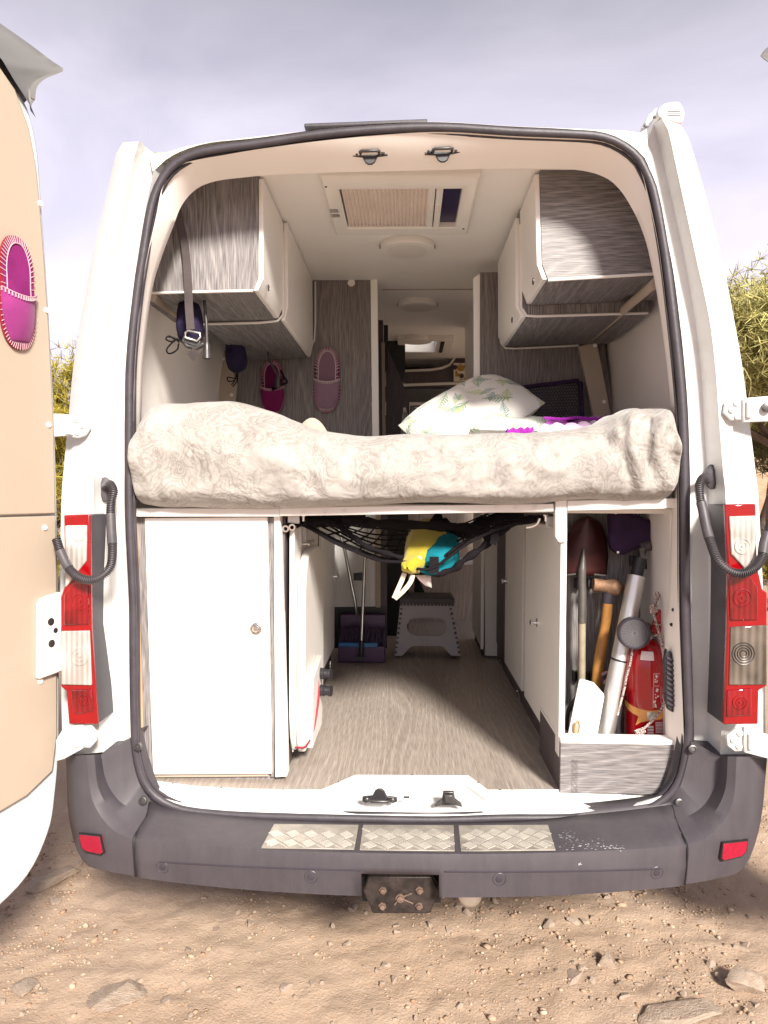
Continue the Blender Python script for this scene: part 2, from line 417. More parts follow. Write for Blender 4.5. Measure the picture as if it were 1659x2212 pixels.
M['rust'] = plain('rusty_iron', (.26, .15, .09), .65, .3, var=.5, scale=45, bump=.5, bscale=130)
M['rust_dark'] = plain('rusty_dark_plate', (.035, .026, .024), .5, .3, var=.7, scale=30, bump=.5, bscale=90)
M['rust_lt'] = plain('worn_rust', (.17, .11, .085), .6, .2, var=.5, scale=60)
M['spade'] = plain('lacquered_spade_steel', (.05, .012, .012), .32, .3, var=.4, scale=12)
M['spade_grey'] = plain('grey_spade_steel', (.16, .15, .14), .35, .6, var=.3, scale=16)
M['ash'] = plain('grey_ash_wood', (.30, .25, .18), .6, var=.3, scale=25)
M['board'] = plain('white_board', (.84, .82, .79), .4, var=.02)
M['screen'] = plain('dark_flyscreen', (.015, .008, .06), .3, var=.3, scale=30)
M['blind'] = plain('pleated_blind', (.76, .67, .61), .8, var=.05)
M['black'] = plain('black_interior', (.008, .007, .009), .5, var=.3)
M['diffuser'] = plain('lamp_diffuser', (.70, .66, .62), .5, var=.03)
M['tv'] = plain('black_gloss', (.006, .006, .008), .15, var=.2)
M['tyre'] = plain('tyre_rubber', (.03, .028, .027), .8, var=.3, scale=30)
M['sofa'] = plain('olive_check_fabric', (.20, .17, .09), .9, var=.6, scale=90)
M['cardboard'] = plain('sign_board', (.72, .66, .56), .7, var=.05)
M['gold'] = plain('ochre_print', (.42, .24, .035), .7, var=.4, scale=60); M['ink'] = plain('dark_print', (.06, .035, .03), .7)
_m = NT('skylight_pane'); M['pane'] = _m.done((.9, .92, .95), .3, Transmission_Weight=.95)
M['red_cord'] = plain('red_cord', (.30, .02, .04), .7, var=.6, scale=160)
_m = NT('speckled_cord'); M['cord'] = _m.done(_m.ramp(_m.noise(420, 1), [(.48, (.03, .02, .02)), (.54, (.70, .55, .5))]), .7)
M['roof_lichen'] = plain('weathered_white', (.70, .68, .60), .7, var=.3, scale=60)
# ================================================================== GROUND, HILL
FLOOR = .61
def gh(x, y):
    p = V((x*.55, y*.55, 3.1)); h = noise.noise(p)*.055+noise.noise(V((x*2.1, y*2.1, 7)))*.012+noise.noise(V((x*7, y*7, 1)))*.009
    far = max(0, math.hypot(x, y-1)-4)
    return h*(1+.25*min(far, 8))-.015
def axis_pts(fine0, fine1, step, lim):
    a = list(np.arange(fine0, fine1+1e-6, step)); s = step; x = fine1; y = fine0
    while x < lim: s *= 1.28; x += s; a.append(x)
    s = step
    while y > -lim: s *= 1.28; y -= s; a.insert(0, y)
    return a
XS = axis_pts(-1.9, 1.9, .019, 300); YS = axis_pts(-.5, 1.6, .019, 300)
mb = MB()
mb.grid([[(x, y, gh(x, y) + (noise.noise(V((x*14, y*14, 4)))*.007+noise.noise(V((x*33, y*33, 9)))*.004+max(0, noise.noise(V((x*48, y*48, 2))))*.004 if abs(x) < 2.2 and -.9 < y < 2.8 else 0)) for x in XS] for y in YS])
g = NT('dry_orange_earth')
n1 = g.noise(1.3, 6, .62); n2 = g.noise(30, 5, .75); n3 = g.noise(6, 5, .65); n4 = g.noise(130, 3, .7)
c = g.ramp(n1, [(.3, (.36, .248, .17)), (.7, (.445, .332, .25))])
c = g.mixc(g.math('MULTIPLY', n3, .5), c, (.47, .355, .27))
c = g.mixc(g.ramp(n4, [(.52, (0, 0, 0)), (.72, (.5, .5, .5))]), c, (.50, .41, .33))
c = g.mixc(g.ramp(n2, [(.28, (.45, .45, .45)), (.44, (0, 0, 0))]), c, (.34, .21, .13))
g.bump(g.math('ADD', g.math('MULTIPLY', n2, 1.0), g.math('MULTIPLY', n4, .5)), .6, .012)
M['earth'] = g.done(c, .95, 0, .1)
obj('ground', mb, M['earth'], kind='structure', smooth=180, fix=False)

hb = MB()
hb.grid([[(x, y, -2+max(0, 1-abs((y-62)/34))*(7.5+3.5*noise.noise(V((x*.02, 0, 0)))+2.0*noise.noise(V((x*.07, y*.07, 0)))+ .02*x)) for x in np.linspace(-160, 160, 60)] for y in np.linspace(28, 96, 24)])
hm = NT('scrubby_hillside'); hn = hm.noise(.22, 6, .7)
M['hill'] = hm.done(hm.ramp(hn, [(.42, (.40, .235, .14)), (.52, (.46, .33, .22)), (.60, (.20, .19, .07))]), .95, 0, .1)
obj('hillside', hb, M['hill'], kind='structure', smooth=180, fix=False)

# ================================================================== VAN
van = thing('campervan', (0, 2.2, 0), 'white campervan with both rear doors open onto a bed and fitted cabinets', 'campervan')

def P_(pts, Y): return [at(x, y, Y) for x, y in pts]
# ---- outer rear pillars: rows of (outer side, ridge, channel, seal edge), top to bottom
LP = [[(268, 319), (300, 306), (316, 318), (340, 350)], [(257, 330), (294, 322), (312, 342), (333, 366)],
      [(233, 430), (270, 432), (292, 432), (318, 430)], [(204, 553), (248, 553), (270, 553), (297, 553)],
      [(190, 630), (240, 630), (262, 630), (287, 630)], [(165, 775), (223, 775), (245, 775), (272, 775)],
      [(151, 919), (209, 919), (236, 919), (269, 919)], [(142, 1015), (204, 1015), (232, 1015), (269, 1015)],
      [(137, 1087), (203, 1087), (234, 1087), (271, 1087)], [(134, 1297), (212, 1297), (242, 1297), (279, 1297)],
      [(138, 1549), (214, 1549), (250, 1549), (281, 1549)], [(142, 1625), (218, 1625), (255, 1625), (287, 1640)]]
RP = [[(1468, 282), (1430, 255), (1412, 268), (1388, 330)], [(1480, 296), (1442, 275), (1420, 300), (1396, 347)],
      [(1506, 377), (1466, 383), (1440, 383), (1411, 390)], [(1553, 553), (1503, 553), (1477, 553), (1449, 553)],
      [(1580, 686), (1532, 686), (1500, 686), (1468, 686)], [(1600, 800), (1546, 800), (1514, 800), (1480, 800)],
      [(1613, 900), (1553, 900), (1520, 900), (1487, 900)], [(1630, 1040), (1564, 1040), (1528, 1040), (1491, 1040)],
      [(1634, 1080), (1568, 1080), (1530, 1080), (1491, 1080)], [(1644, 1293), (1562, 1293), (1530, 1293), (1492, 1293)],
      [(1648, 1517), (1560, 1517), (1530, 1517), (1498, 1517)], [(1650, 1640), (1556, 1640), (1528, 1640), (1500, 1650)]]
def pillar(rows, side):
    cols = [[at(*r[0], .05) for r in rows], [at(*r[0], .045)+V((.010*side*-1, -.035, 0)) for r in rows],
            [at(*r[1], -.035) for r in rows], [at(*r[1], -.02)+V((-side*.006, .0, 0)) for r in rows],
            [at(*r[2], .035) for r in rows], [at(*r[3], .03) for r in rows], [at(*r[3], .0) for r in rows], [at(r[3][0]-side*14, r[3][1]+(10 if i < 2 else 0), .03) for i, r in enumerate(rows)]]
    nn = 46
    cols = [resample(crom(c, 60), nn) for c in cols]
    m = MB(); m.grid(cols)
    m.f.append(tuple(range(0, len(cols)*nn, nn))); m.m.append(0)
    return obj('rear_pillar', m, M['white_paint'], van, smooth=50), cols[0]
pl, AL = pillar(LP, -1); pr, AR = pillar(RP, 1)
# ---- body sides, roof, nose
YF = 4.7
def side(cols, sgn):
    m = MB(); YY = (.05, .6, 1.5, 2.0, 3.55, YF)
    rows = [[V((p.x*(1 if Y < 3.6 else .97), Y, p.z)) for p in cols]+[V((cols[-1].x-sgn*(.07 if Y < .3 else .02), max(Y, .22), .50))] for Y in YY]
    m.grid(rows[:4]); m.grid(rows[4:])
    if sgn < 0: m.grid(rows[3:5])
    else:       # the sliding door stands open: only the strip above it is closed
        top_ = [i for i, p in enumerate(cols) if p.z > 2.28]; m.grid([[r[i] for i in top_] for r in rows[3:5]])
    return obj('body_side', m, M['white_paint'], van, smooth=40, fix=False)
side(AL, -1); side(AR, 1)
roofpx = [(316, 318), (331, 328), (352, 327), (390, 315), (450, 303), (553, 291), (686, 276), (820, 263), (953, 259), (1106, 268), (1230, 273), (1310, 276), (1360, 279), (1385, 283), (1400, 275)]
sealtop = [(330, 370), (340, 362), (358, 345), (395, 325), (455, 308), (553, 298), (686, 280), (820, 267), (953, 264), (1106, 273), (1230, 279), (1310, 288), (1362, 312), (1390, 338), (1402, 352)]
ra = resample(crom(P_(roofpx, .02), 80), 60); rb = resample(crom(P_(sealtop, .0), 80), 60)
m = MB()
rows = [rb, [p+V((0, .012, 0)) for p in ra]]
SKY2 = (-.02, .19, 2.78, 3.15)
ks0, ks1 = (min(range(60), key=lambda i: abs(ra[i].x-x)) for x in SKY2[:2])
for Y, dz in ((.25, .015), (.6, .03), (1.4, .035), (2.78, .03), (3.15, .03), (4.2, -.05)):
    row = [V((p.x, Y, min(p.z, 2.60)+dz*(1-(p.x/.9)**2))) for p in ra]
    if Y > 2: row[ks0].x = SKY2[0]; row[ks1].x = SKY2[1]
    rows.append(row)
m.grid(rows)
drop = {(5*60+j, 5*60+j+1, 6*60+j+1, 6*60+j) for j in range(ks0, ks1)}
m.f = [f for f in m.f if f not in drop]; m.m = [0]*len(m.f)
obj('roof', m, M['roof_lichen'], van, smooth=40, fix=False)
m = MB(); m.box(-.9, .9, YF, YF+.03, .4, 2.3); m.box(-.93, .93, YF, YF+1.2, .4, 1.25)
obj('nose', m, M['white_paint'], van, bevel=.03)
m = MB()
for x0, x1 in ((-.98, -.76), (.76, .98)):
    m.lathe((x0, 1.15, .34), (1, 0, 0), [(.19, 0), (.30, .0), (.335, .03), (.34, .11), (.335, .19), (.30, .22), (.19, .22)], 32)
    obj('rear_wheel', m, M['tyre'], van); m = MB()
m.box(-.72, .72, .15, 4.2, .50, .585); obj('underbody', m, M['black'], van)

# ---- door aperture: rubber seal, inner return, sill
SEAL = [(297, 1644), (291, 1580), (288, 1400), (287, 1297), (279, 1120), (278, 1015), (278, 919), (281, 775), (296, 630), (308, 553), (328, 440), (355, 378), (395, 343), (450, 325),
        (553, 311), (686, 291), (820, 279), (953, 275), (1106, 284), (1225, 289), (1293, 294), (1339, 310), (1378, 340), (1397, 375), (1413, 417), (1436, 540), (1455, 686), (1474, 879), (1479, 1072),
        (1480, 1293), (1487, 1517), (1489, 1568), (1484, 1615), (1472, 1675), (1449, 1715), (1406, 1745), (1339, 1761), (1226, 1767), (1086, 1768), (947, 1772), (808, 1770), (640, 1766), (504, 1761), (408, 1752), (367, 1740), (335, 1721), (312, 1692)]
sp = resample(crom(P_(SEAL, -.004), 400, True), 220, True)
m = MB(); rr = [.0125+.0006*noise.noise(V(p)*30) for p in sp]
m.tube(sp, rr, 10, closed=True, flat=.8)
seal = obj('door_seal', m, M['rubber'], van, smooth=60)
m = MB()       # the stitched lip of the rubber
m.tube([p+(V((0, 0, 1.55))-p).normalized()*.012+V((0, .012, 0)) for p in sp], .006, 6, closed=True)
obj('seal_lip', m, M['rubber'], seal, smooth=60)

RING = [((304, 1645), (316, 1668)), ((298, 1549), (304, 1549)), ((295, 1297), (300, 1297)), ((287, 1087), (293, 1087)), ((288, 1015), (304, 1015)), ((287, 919), (305, 919)),
        ((292, 775), (310, 775)), ((304, 630), (328, 630)), ((318, 553), (350, 553)), ((337, 467), (374, 490)), ((353, 397), (393, 443)), ((383, 360), (425, 408)), ((417, 347), (468, 391)),
        ((483, 335), (530, 383)), ((553, 323), (585, 378)), ((686, 305), (697, 373)), ((820, 292), (830, 370)), ((953, 285), (955, 367)), ((1106, 294), (1100, 364)), ((1200, 298), (1175, 365)),
        ((1293, 303), (1253, 368)), ((1339, 320), (1306, 383)), ((1366, 340), (1339, 410)), ((1383, 363), (1366, 452)), ((1399, 417), (1385, 493)), ((1423, 533), (1403, 553)),
        ((1441, 686), (1427, 686)), ((1460, 879), (1449, 879)), ((1465, 1072), (1452, 1072)), ((1466, 1182), (1448, 1182)), ((1467, 1308), (1442, 1308)), ((1468, 1362), (1436, 1362)), ((1476, 1560), (1437, 1560)), ((1476, 1620), (1440, 1640)), ((1466, 1680), (1452, 1690))]
eo = crom([at(*a, .0) for a, b in RING], 150); fo = crom([at(*b, .10) for a, b in RING], 150)
m = MB(); m.grid([eo, [a.lerp(b, .35)+V((0, -.012, 0)) for a, b in zip(eo, fo)], [a.lerp(b, .8)+V((0, -.010, 0)) for a, b in zip(eo, fo)], fo, [p+V((0, .05, 0))+(p-V((0, p.y, 1.6)))*.05 for p in fo], [V((p.x*(1+.22*min(1, abs(p.x)/.6)), p.y+.06, min(max(p.z+.055, .62), 2.531))) for p in fo]])
obj('aperture_lining', m, M['lining'], van, smooth=50, fix=False)
# holes and slotted grille on the right return, near the extinguisher
m = MB()
for px, py in ((1454, 1317), (1450, 1349), (1461, 1355)): 
    c_ = at(px, py, .048); m.lathe(c_, (0, -1, 0), [(.0052, 0), (.0052, .004)], 10)
obj('clip_hole', m, M['black'], van)
gp = [(1440, 1402), (1452, 1410), (1459, 1440), (1459, 1520), (1455, 1540), (1444, 1534), (1437, 1510), (1435, 1430)]
m = MB(); m.prism(P_(gp, .045), (0, .02, 0)); gri = obj('side_grille', m, M['plastic_black'], van, bevel=.003)
m = MB()
for k in range(10):
    y = 1424+k*10.8; m.obox(at(1448, y, .042), V((.011, 0, -.005)), V((0, .003, 0)), V((.001, 0, .0028)))
obj('grille_slat', m, M['housing'], gri)

TRU = [(322, 1684), (428, 1698), (531, 1703), (694, 1705), (767, 1673), (1013, 1674), (1054, 1705), (1106, 1705), (1339, 1703), (1456, 1690)]
TRL = [(335, 1707), (428, 1715), (531, 1720), (704, 1722), (772, 1691), (1002, 1692), (1048, 1724), (1106, 1723), (1339, 1720), (1445, 1710)]
tu = [atz(x, y, FLOOR+.006) for x, y in TRU]; tl = [atz(x, y, FLOOR-.012)+V((0, 0, 0)) for x, y in TRL]
m = MB()
for i in range(len(tu)-1):
    m.add([tu[i], tu[i+1], tl[i+1], tl[i], tu[i]-V((0, 0, .02)), tu[i+1]-V((0, 0, .02)), tl[i+1]-V((0, 0, .02)), tl[i]-V((0, 0, .02))],
          [(0, 1, 2, 3), (3, 2, 6, 7), (0, 4, 5, 1), (1, 5, 6, 2), (0, 3, 7, 4)])
sillbot = [(345, 1722), (428, 1744), (531, 1752), (704, 1758), (772, 1760), (1002, 1760), (1048, 1757), (1106, 1756), (1339, 1751), (1440, 1715)]
sb = [at(x, y, .0) for x, y in sillbot]
s2 = MB(); s2.grid([[p+V((0, .004, -.004)) for p in tl], [p.lerp(q, .12)+V((0, 0, -.012)) for p, q in zip(tl, sb)], [p.lerp(q, .7)+V((0, 0, -.004)) for p, q in zip(tl, sb)], sb, [p+V((0, .0, -.03)) for p in sb]])
sill = obj('rear_sill', s2, M['white_paint'], van, smooth=50, fix=False)
obj('sill_trim', m, M['white_plastic'], van, bevel=.002)
m = MB()
for p, q in zip(tu, tu[1:]):
    c_ = p.lerp(q, .5)+V((0, -.006, .001)); m.lathe(c_, (0, 0, 1), [(.003, 0), (.002, .0015), (0, .002)], 8)
obj('trim_screw', m, M['dark_metal'], van)

def striker(px, py, Y, up=1, tilt=0.0, wide=True):
    c = at(px, py, Y); s = .001*2.2/1.626*1.0
    k = (Y+2.2)/1626
    m = MB()
    ux = V((math.cos(tilt), 0, math.sin(tilt))); uz = V((-math.sin(tilt), 0, math.cos(tilt)))
    poly = [(-38, 6), (-38, -4), (-16, -6), (-10, -18*1), (-4, -22), (4, -22), (10, -18), (16, -6), (38, -4), (38, 6), (30, 9), (16, 5), (-16, 5), (-30, 9)]
    m.prism([c+ux*(x*k)+uz*(y*k*up) for x, y in poly], (0, .008, 0))
    r = obj('latch_striker', m, M['plastic_black'], van, bevel=.002)
    m = MB()
    bar = [c+ux*(x*k)+uz*(y*k*up)+V((0, dy, 0)) for x, y, dy in ((-20, 0, 0), (-20, 0, -.014), (-17, 0, -.018), (17, 0, -.018), (20, 0, -.014), (20, 0, 0))]
    m.tube(bar, .0045, 8); obj('striker_bar', m, M['dark_metal'], r, smooth=60)
    m = MB()
    for x in (-28, 28): m.lathe(c+ux*(x*k)+uz*(2*k*up), (0, -1, 0), [(.007, 0), (.007, .004), (.004, .006), (0, .006)], 10)
    obj('striker_bolt', m, M['dark_metal'], r)
striker(799, 332, .045, 1, .02); striker(956, 327, .045, 1, .05)
striker(820, 1726, .005, -1, 0)
c = at(969, 1728, .0); m = MB(); k = 2.2/1626
m.prism([c+V((x*k, 0, y*k)) for x, y in ((-30, -16), (-28, -8), (-14, 2), (-12, 18), (12, 18), (14, 2), (28, -8), (30, -16), (14, -12), (-14, -12))], (0, .012, 0))
m.box(c.x-.012, c.x+.012, c.y-.02, c.y, c.z-.004, c.z+.022)
obj('lower_catch', m, M['dark_metal'], van, bevel=.003)
c = at(878, 1722, .012); m = MB(); m.box(c.x-.009, c.x+.009, c.y-.004, c.y, c.z-.002, c.z+.003); obj('rubber_plug', m, M['rubber'], van)

# ---- interior shell
m = MB(); fy = [p for p in tu]
m.add([V((p.x, p.y-.004, FLOOR)) for p in tu]+[V((.95, 4.6, FLOOR)), V((-.95, 4.6, FLOOR))], [tuple(range(len(tu)+2))])
m.add([V((-.95, .16, FLOOR-.003)), V((.95, .16, FLOOR-.003)), V((.95, 4.6, FLOOR-.003)), V((-.95, 4.6, FLOOR-.003))], [(0, 1, 2, 3)])
obj('floor', m, M['floor'], van, smooth=0, kind='structure')
CEIL = 2.535
def with_hole(m, x0, x1, y0, y1, z, h):
    hx0, hx1, hy0, hy1 = h
    for a, b, c_, d in ((x0, x1, y0, hy0), (x0, hx0, hy0, hy1), (hx1, x1, hy0, hy1), (x0, x1, hy1, y1)):
        m.add([(a, c_, z), (b, c_, z), (b, d, z), (a, d, z)], [(0, 1, 2, 3)])
m = MB(); with_hole(m, -.80, .80, .09, 4.6, CEIL, SKY2); obj('ceiling', m, M['ceil'], van, smooth=0, kind='structure')
m = MB(); a_ = atx(815, 618, -.13); 
m.box(-.13, .42, 1.62, 1.627, CEIL-.004, CEIL-.001); obj('ceiling_seam', m, M['cream'], van)
def wall(prof, Yf, name):
    m = MB(); zs = np.linspace(.62, 2.53, 24); xs = np.interp(zs, [p[0] for p in prof], [p[1] for p in prof])
    m.grid([[V((xs[i]+.006*math.sin(zs[i]*9)*math.sin(t*3.1), .15+(Yf-.15)*t, zs[i])) for i in range(24)] for t in (0, .1, .3, .65, 1)])
    return obj(name, m, M['lining'], van, smooth=60, fix=False, kind='structure')
wall([(.6, -.92), (1.6, -.92), (2.0, -.91), (2.3, -.875), (2.6, -.80)], 1.62, 'side_wall')
wall([(.6, .94), (1.6, .94), (2.0, .92), (2.3, .88), (2.6, .78)], 1.24, 'side_wall')
# front half: plain side walls and bulkhead
m = MB(); prof_ = [(.6, .93), (2.0, .90), (2.3, .86), (2.54, .79)]
def shellwall(m, sg, y0, y1, pr): m.grid([[(sg*x, y, z) for z, x in pr] for y in (y0, y1)])
shellwall(m, -1, 1.62, 4.6, prof_); shellwall(m, 1, 1.24, 2.0, prof_); shellwall(m, 1, 3.55, 4.6, prof_); shellwall(m, 1, 2.0, 3.55, prof_[2:])
m.add([(-.95, 4.6, .6), (.95, 4.6, .6), (.79, 4.6, 2.54), (-.79, 4.6, 2.54)], [(0, 1, 2, 3)])
obj('front_shell', m, M['ceil'], van, smooth=0, fix=False)
# wall posts and rails beside the bed
for pts, Y, nm in (([(462, 868), (476, 758), (487, 756), (512, 829), (508, 872)], 1.42, 'wall_post'), ([(1250, 748), (1290, 737), (1321, 902), (1282, 902)], 1.09, 'wall_post')):
    m = MB(); m.prism(P_(pts, Y), (0, .03, 0)); o_ = obj(nm, m, M['cream'], van, bevel=.004)
    m = MB()
    for px, py in (((482, 775), (500, 853)) if Y > 1.3 else ((1285, 746), (1305, 868))): m.lathe(at(px, py, Y), (0, -1, 0), [(.009, 0), (.008, .004), (0, .005)], 12)
    obj('screw_cap', m, M['white_plastic'], o_)
for a_, b_ in ((at(330, 640, .26), at(483, 752, 1.55)), (at(1414, 612, .2), at(1262, 742, 1.17))):
    m = MB(); m.tube([a_, a_.lerp(b_, .5), b_], .019, 8, flat=.6); obj('wall_rail', m, M['cream'], van, smooth=60)

# ---- bumper
LZ = lambda x, y: (88.5+.32*x, 1548.4+.32*y)
rowsL = [([LZ(735, 575), LZ(690, 480), LZ(640, 330), LZ(618, 240), LZ(600, 150)], [.0, .0, .0, .0, .0]),
         ([LZ(716, 668), LZ(620, 625), LZ(520, 560), LZ(440, 430), LZ(405, 255)], [-.035, -.035, -.03, -.03, -.03]),
         ([LZ(660, 760), LZ(560, 722), LZ(462, 620), LZ(385, 470), LZ(360, 256)], [-.10, -.09, -.08, -.075, -.07]),
         ([LZ(628, 830), LZ(500, 775), LZ(400, 665), LZ(335, 520), LZ(308, 258)], [-.128, -.115, -.10, -.09, -.085]),
         ([LZ(632, 950), LZ(480, 912), LZ(310, 830), LZ(240, 640), LZ(238, 260)], [-.132, -.115, -.095, -.08, -.075]),
         ([LZ(640, 1075), LZ(450, 1042), LZ(282, 975), LZ(190, 690), LZ(168, 260)], [-.125, -.095, -.045, -.01, .0]),
         ([LZ(640, 1075), LZ(450, 1042), LZ(282, 975), LZ(190, 690), LZ(168, 260)], [-.06, -.0, .08, .14, .16])]
RZ = lambda x, y: (1106+.3333*x, 1548.4+.3333*y)
rowsR = [([RZ(1035, 572), RZ(1075, 490), RZ(1112, 390), RZ(1140, 280), RZ(1162, 160)], rowsL[0][1]),
         ([RZ(1056, 660), RZ(1150, 638), RZ(1250, 565), RZ(1322, 430), RZ(1350, 258)], rowsL[1][1]),
         ([RZ(1098, 756), RZ(1200, 724), RZ(1312, 620), RZ(1382, 470), RZ(1398, 257)], rowsL[2][1]),
         ([RZ(1133, 835), RZ(1258, 788), RZ(1372, 678), RZ(1438, 520), RZ(1456, 258)], rowsL[3][1]),
         ([RZ(1130, 960), RZ(1292, 922), RZ(1462, 838), RZ(1538, 640), RZ(1545, 260)], rowsL[4][1]),
         ([RZ(1118, 1087), RZ(1320, 1050), RZ(1502, 980), RZ(1608, 700), RZ(1654, 270)], rowsL[5][1])]
from mathutils.bvhtree import BVHTree
def corner(rowsX, sg):
    off = -.018 if sg > 0 else 0
    grid = [[at(x, y, Y+off) for (x, y), Y in zip(pts, ys)] for pts, ys in rowsX[:6]]
    first = [V((p.x-sg*.022, p.y+.05, p.z+.010)) for p in grid[0]]
    last = [V((p.x+sg*(-.012 if i < 2 else .004), p.y+d, p.z+.002)) for i, (p, d) in enumerate(zip(grid[5], (.07, .10, .13, .16, .17)))]
    grid = [resample(crom(r, 40), 16) for r in [first]+grid+[last]]
    m = MB(); m.grid(grid)
    m.add([r[-1] for r in grid]+[V((grid[0][-1].x, .1, grid[0][-1].z))], [tuple(range(len(grid)+1))])
    bv = BVHTree.FromPolygons([V(v) for v in m.v], m.f)
    o = obj('bumper_corner', m, M['bumper'], van, smooth=42, fix=True)
    return o, grid[1:], bv
cl, gl, bvL = corner(rowsL, -1); cr, gr_, bvR = corner(rowsR, 1)
# centre section: profile follows the same five lines from seam to seam
n = 61; rows = []
seamL = [r[0] for r in gl[:6]]; seamR = [r[0] for r in gr_[:6]]
midpx = [(872, 1776, -.0), (872, 1783, -.03), (872, 1838, -.185), (872, 1845, -.205), (872, 1874, -.212), (872, 1935, -.205)]
midw = [at(*p) for p in midpx]
for j in range(6):
    row = []
    for i in range(n):
        t = i/(n-1); u = 2*t-1; base = seamL[j].lerp(seamR[j], t)
        lin = seamL[j].lerp(seamR[j], .5); d = midw[j]-lin
        row.append(base+V((0, d.y, d.z))*(1-abs(u)**2.2))
    rows.append(row)
rows.append([V((p.x, p.y+.10, p.z-.004)) for p in rows[5]])
cutx0, cutx1 = at(781, 1890, -.2).x, at(948, 1890, -.2).x
zc = at(872, 1886, -.21).z
# cut for the tow bracket: split the face row at the cut height and drop the lower quads in between
ins = []
for p, q in zip(rows[4], rows[5]): ins.append(p.lerp(q, .22))
rows.insert(5, ins)
for r in rows:
    for xc in (cutx0, cutx1):
        k_ = min(range(n), key=lambda i: abs(r[i].x-xc)); r[k_] = V((xc, r[k_].y, r[k_].z))
m = MB(); m.grid(rows); m.grid([[V((p.x, p.y+.05, p.z+.012)) for p in rows[0]], rows[0]])
keep = [(f, a) for f, a in zip(m.f, m.m) if not (min(f) >= 5*n and all(cutx0-1e-4 <= m.v[i][0] <= cutx1+1e-4 for i in f))]
m.f = [f for f, a in keep]; m.m = [a for f, a in keep]
bum = obj('rear_bumper', m, M['bumper'], van, smooth=35, fix=False)
sol = bum.modifiers.new('t', 'SOLIDIFY'); sol.thickness = .006; sol.offset = 0
m = MB(); m.box(cutx0-.01, cutx1+.01, -.12, -.11, .36, zc+.01); m.box(cutx0-.01, cutx1+.01, -.2, -.11, zc+.006, zc+.01)
obj('tow_recess', m, M['black'], van)
# face line on the bumper
m = MB(); rr = [p.lerp(q, .10)+V((0, -.004, 0)) for p, q in zip(rows[4], rows[6])][3:-3]
m.tube([p for p in rr if not cutx0-.0 < p.x < cutx1+.0][:len(rr)//2-4], .0022, 5); m.tube([p for p in rr if p.x > cutx1+.01], .0022, 5)
obj('bumper_crease', m, M['housing'], bum)
# seams between centre and corners
for s_, sg in ((seamL, 1), (seamR, -1)):
    m = MB(); m.tube([p+V((0, -.0015, .0)) for p in crom(s_, 20)], .0032, 6); obj('bumper_seam', m, M['black'], bum)
bvC = BVHTree.FromPolygons([p for r in rows for p in r], [(i*n+j, i*n+j+1, (i+1)*n+j+1, (i+1)*n+j) for i in range(len(rows)-1) for j in range(n-1)])
def cast(px, py, *bvs):
    d = ray(px, py).normalized(); best = None
    for bv in bvs:
        hit, nn_, _, dist = bv.ray_cast(CAM_POS, d)
        if hit is not None and (best is None or dist < best[2]): best = (hit, nn_ if nn_.dot(d) < 0 else -nn_, dist)
    return best
# reflectors in the corners
for pts, bv, par in (([(176, 1798), (221, 1803), (228, 1838), (222, 1842), (190, 1835), (181, 1826)], bvL, cl), ([(1610, 1812), (1557, 1818), (1553, 1850), (1558, 1855), (1596, 1846), (1606, 1836)], bvR, cr)):
    q = [cast(*p, bv) for p in pts]; q = [h for h in q if h]; nn_ = sum((h[1] for h in q), V((0, 0, 0))).normalized()
    m = MB(); m.prism([h[0]+nn_*.010 for h in q], -nn_*.03); obj('corner_reflector', m, M['reflector'], par, bevel=.002)
    m = MB(); m.tube([h[0]+nn_*.006 for h in q], .0042, 6, closed=True); obj('reflector_rim', m, M['black'], par)
# parking sensors
for px, py in ((352, 1872), (672, 1893), (1078, 1898), (1418, 1884)):
    h = cast(px, py, bvC); m = MB()
    m.lathe(h[0], h[1], [(.0195, -.012), (.0195, .002), (.017, .004), (.0155, .0015), (.0105, .0015), (.0095, .004), (.006, .005), (0, .005)], 24)
    obj('parking_sensor', m, M['housing'], bum, smooth=40)
# screw heads in the corner recess
for px, py in ((309, 1729), (1467, 1734), (299, 1612), (1496, 1618)):
    m = MB(); m.lathe(at(px, py, -.025), (0, -1, .2), [(.013, 0), (.012, .005), (.008, .006), (.006, .003), (0, .003)], 14); obj('bumper_screw', m, M['dark_metal'], cl if px < 800 else cr)
# scuffs of bare plastic on the right of the step
sm = plain('chalky_scuff', (.36, .35, .36), .8, var=.5, scale=80)
m = MB()
for cx, cy, cnt, sxx, syy in ((1262, 1826, 60, 52, 14), (1326, 1833, 30, 18, 4), (1252, 1864, 12, 4, 4), (1225, 1812, 50, 22, 14)):
    for _ in range(cnt):
        px = random.gauss(cx, sxx*.55); py = random.gauss(cy, syy*.55)
        if px < 1206 or (1846 < py < 1858): continue
        h = cast(px, py, bvC)
        if not h: continue
        hit, nn_ = h[0]+h[1]*.0042, h[1]
        tx = V((1, 0, 0)); ty = nn_.cross(tx).normalized(); r1 = random.uniform(.0005, .0023); ang = random.uniform(0, 3.14)
        m.add([hit+tx*(r1*math.cos(ang+a_)*1.5)+ty*(r1*.6*math.sin(ang+a_)) for a_ in (0, 1.2, 2.3, 3.3, 4.6, 5.5)], [(0, 1, 2, 3, 4, 5)])
obj('scuff_mark', m, sm, bum, smooth=0, kind='stuff')

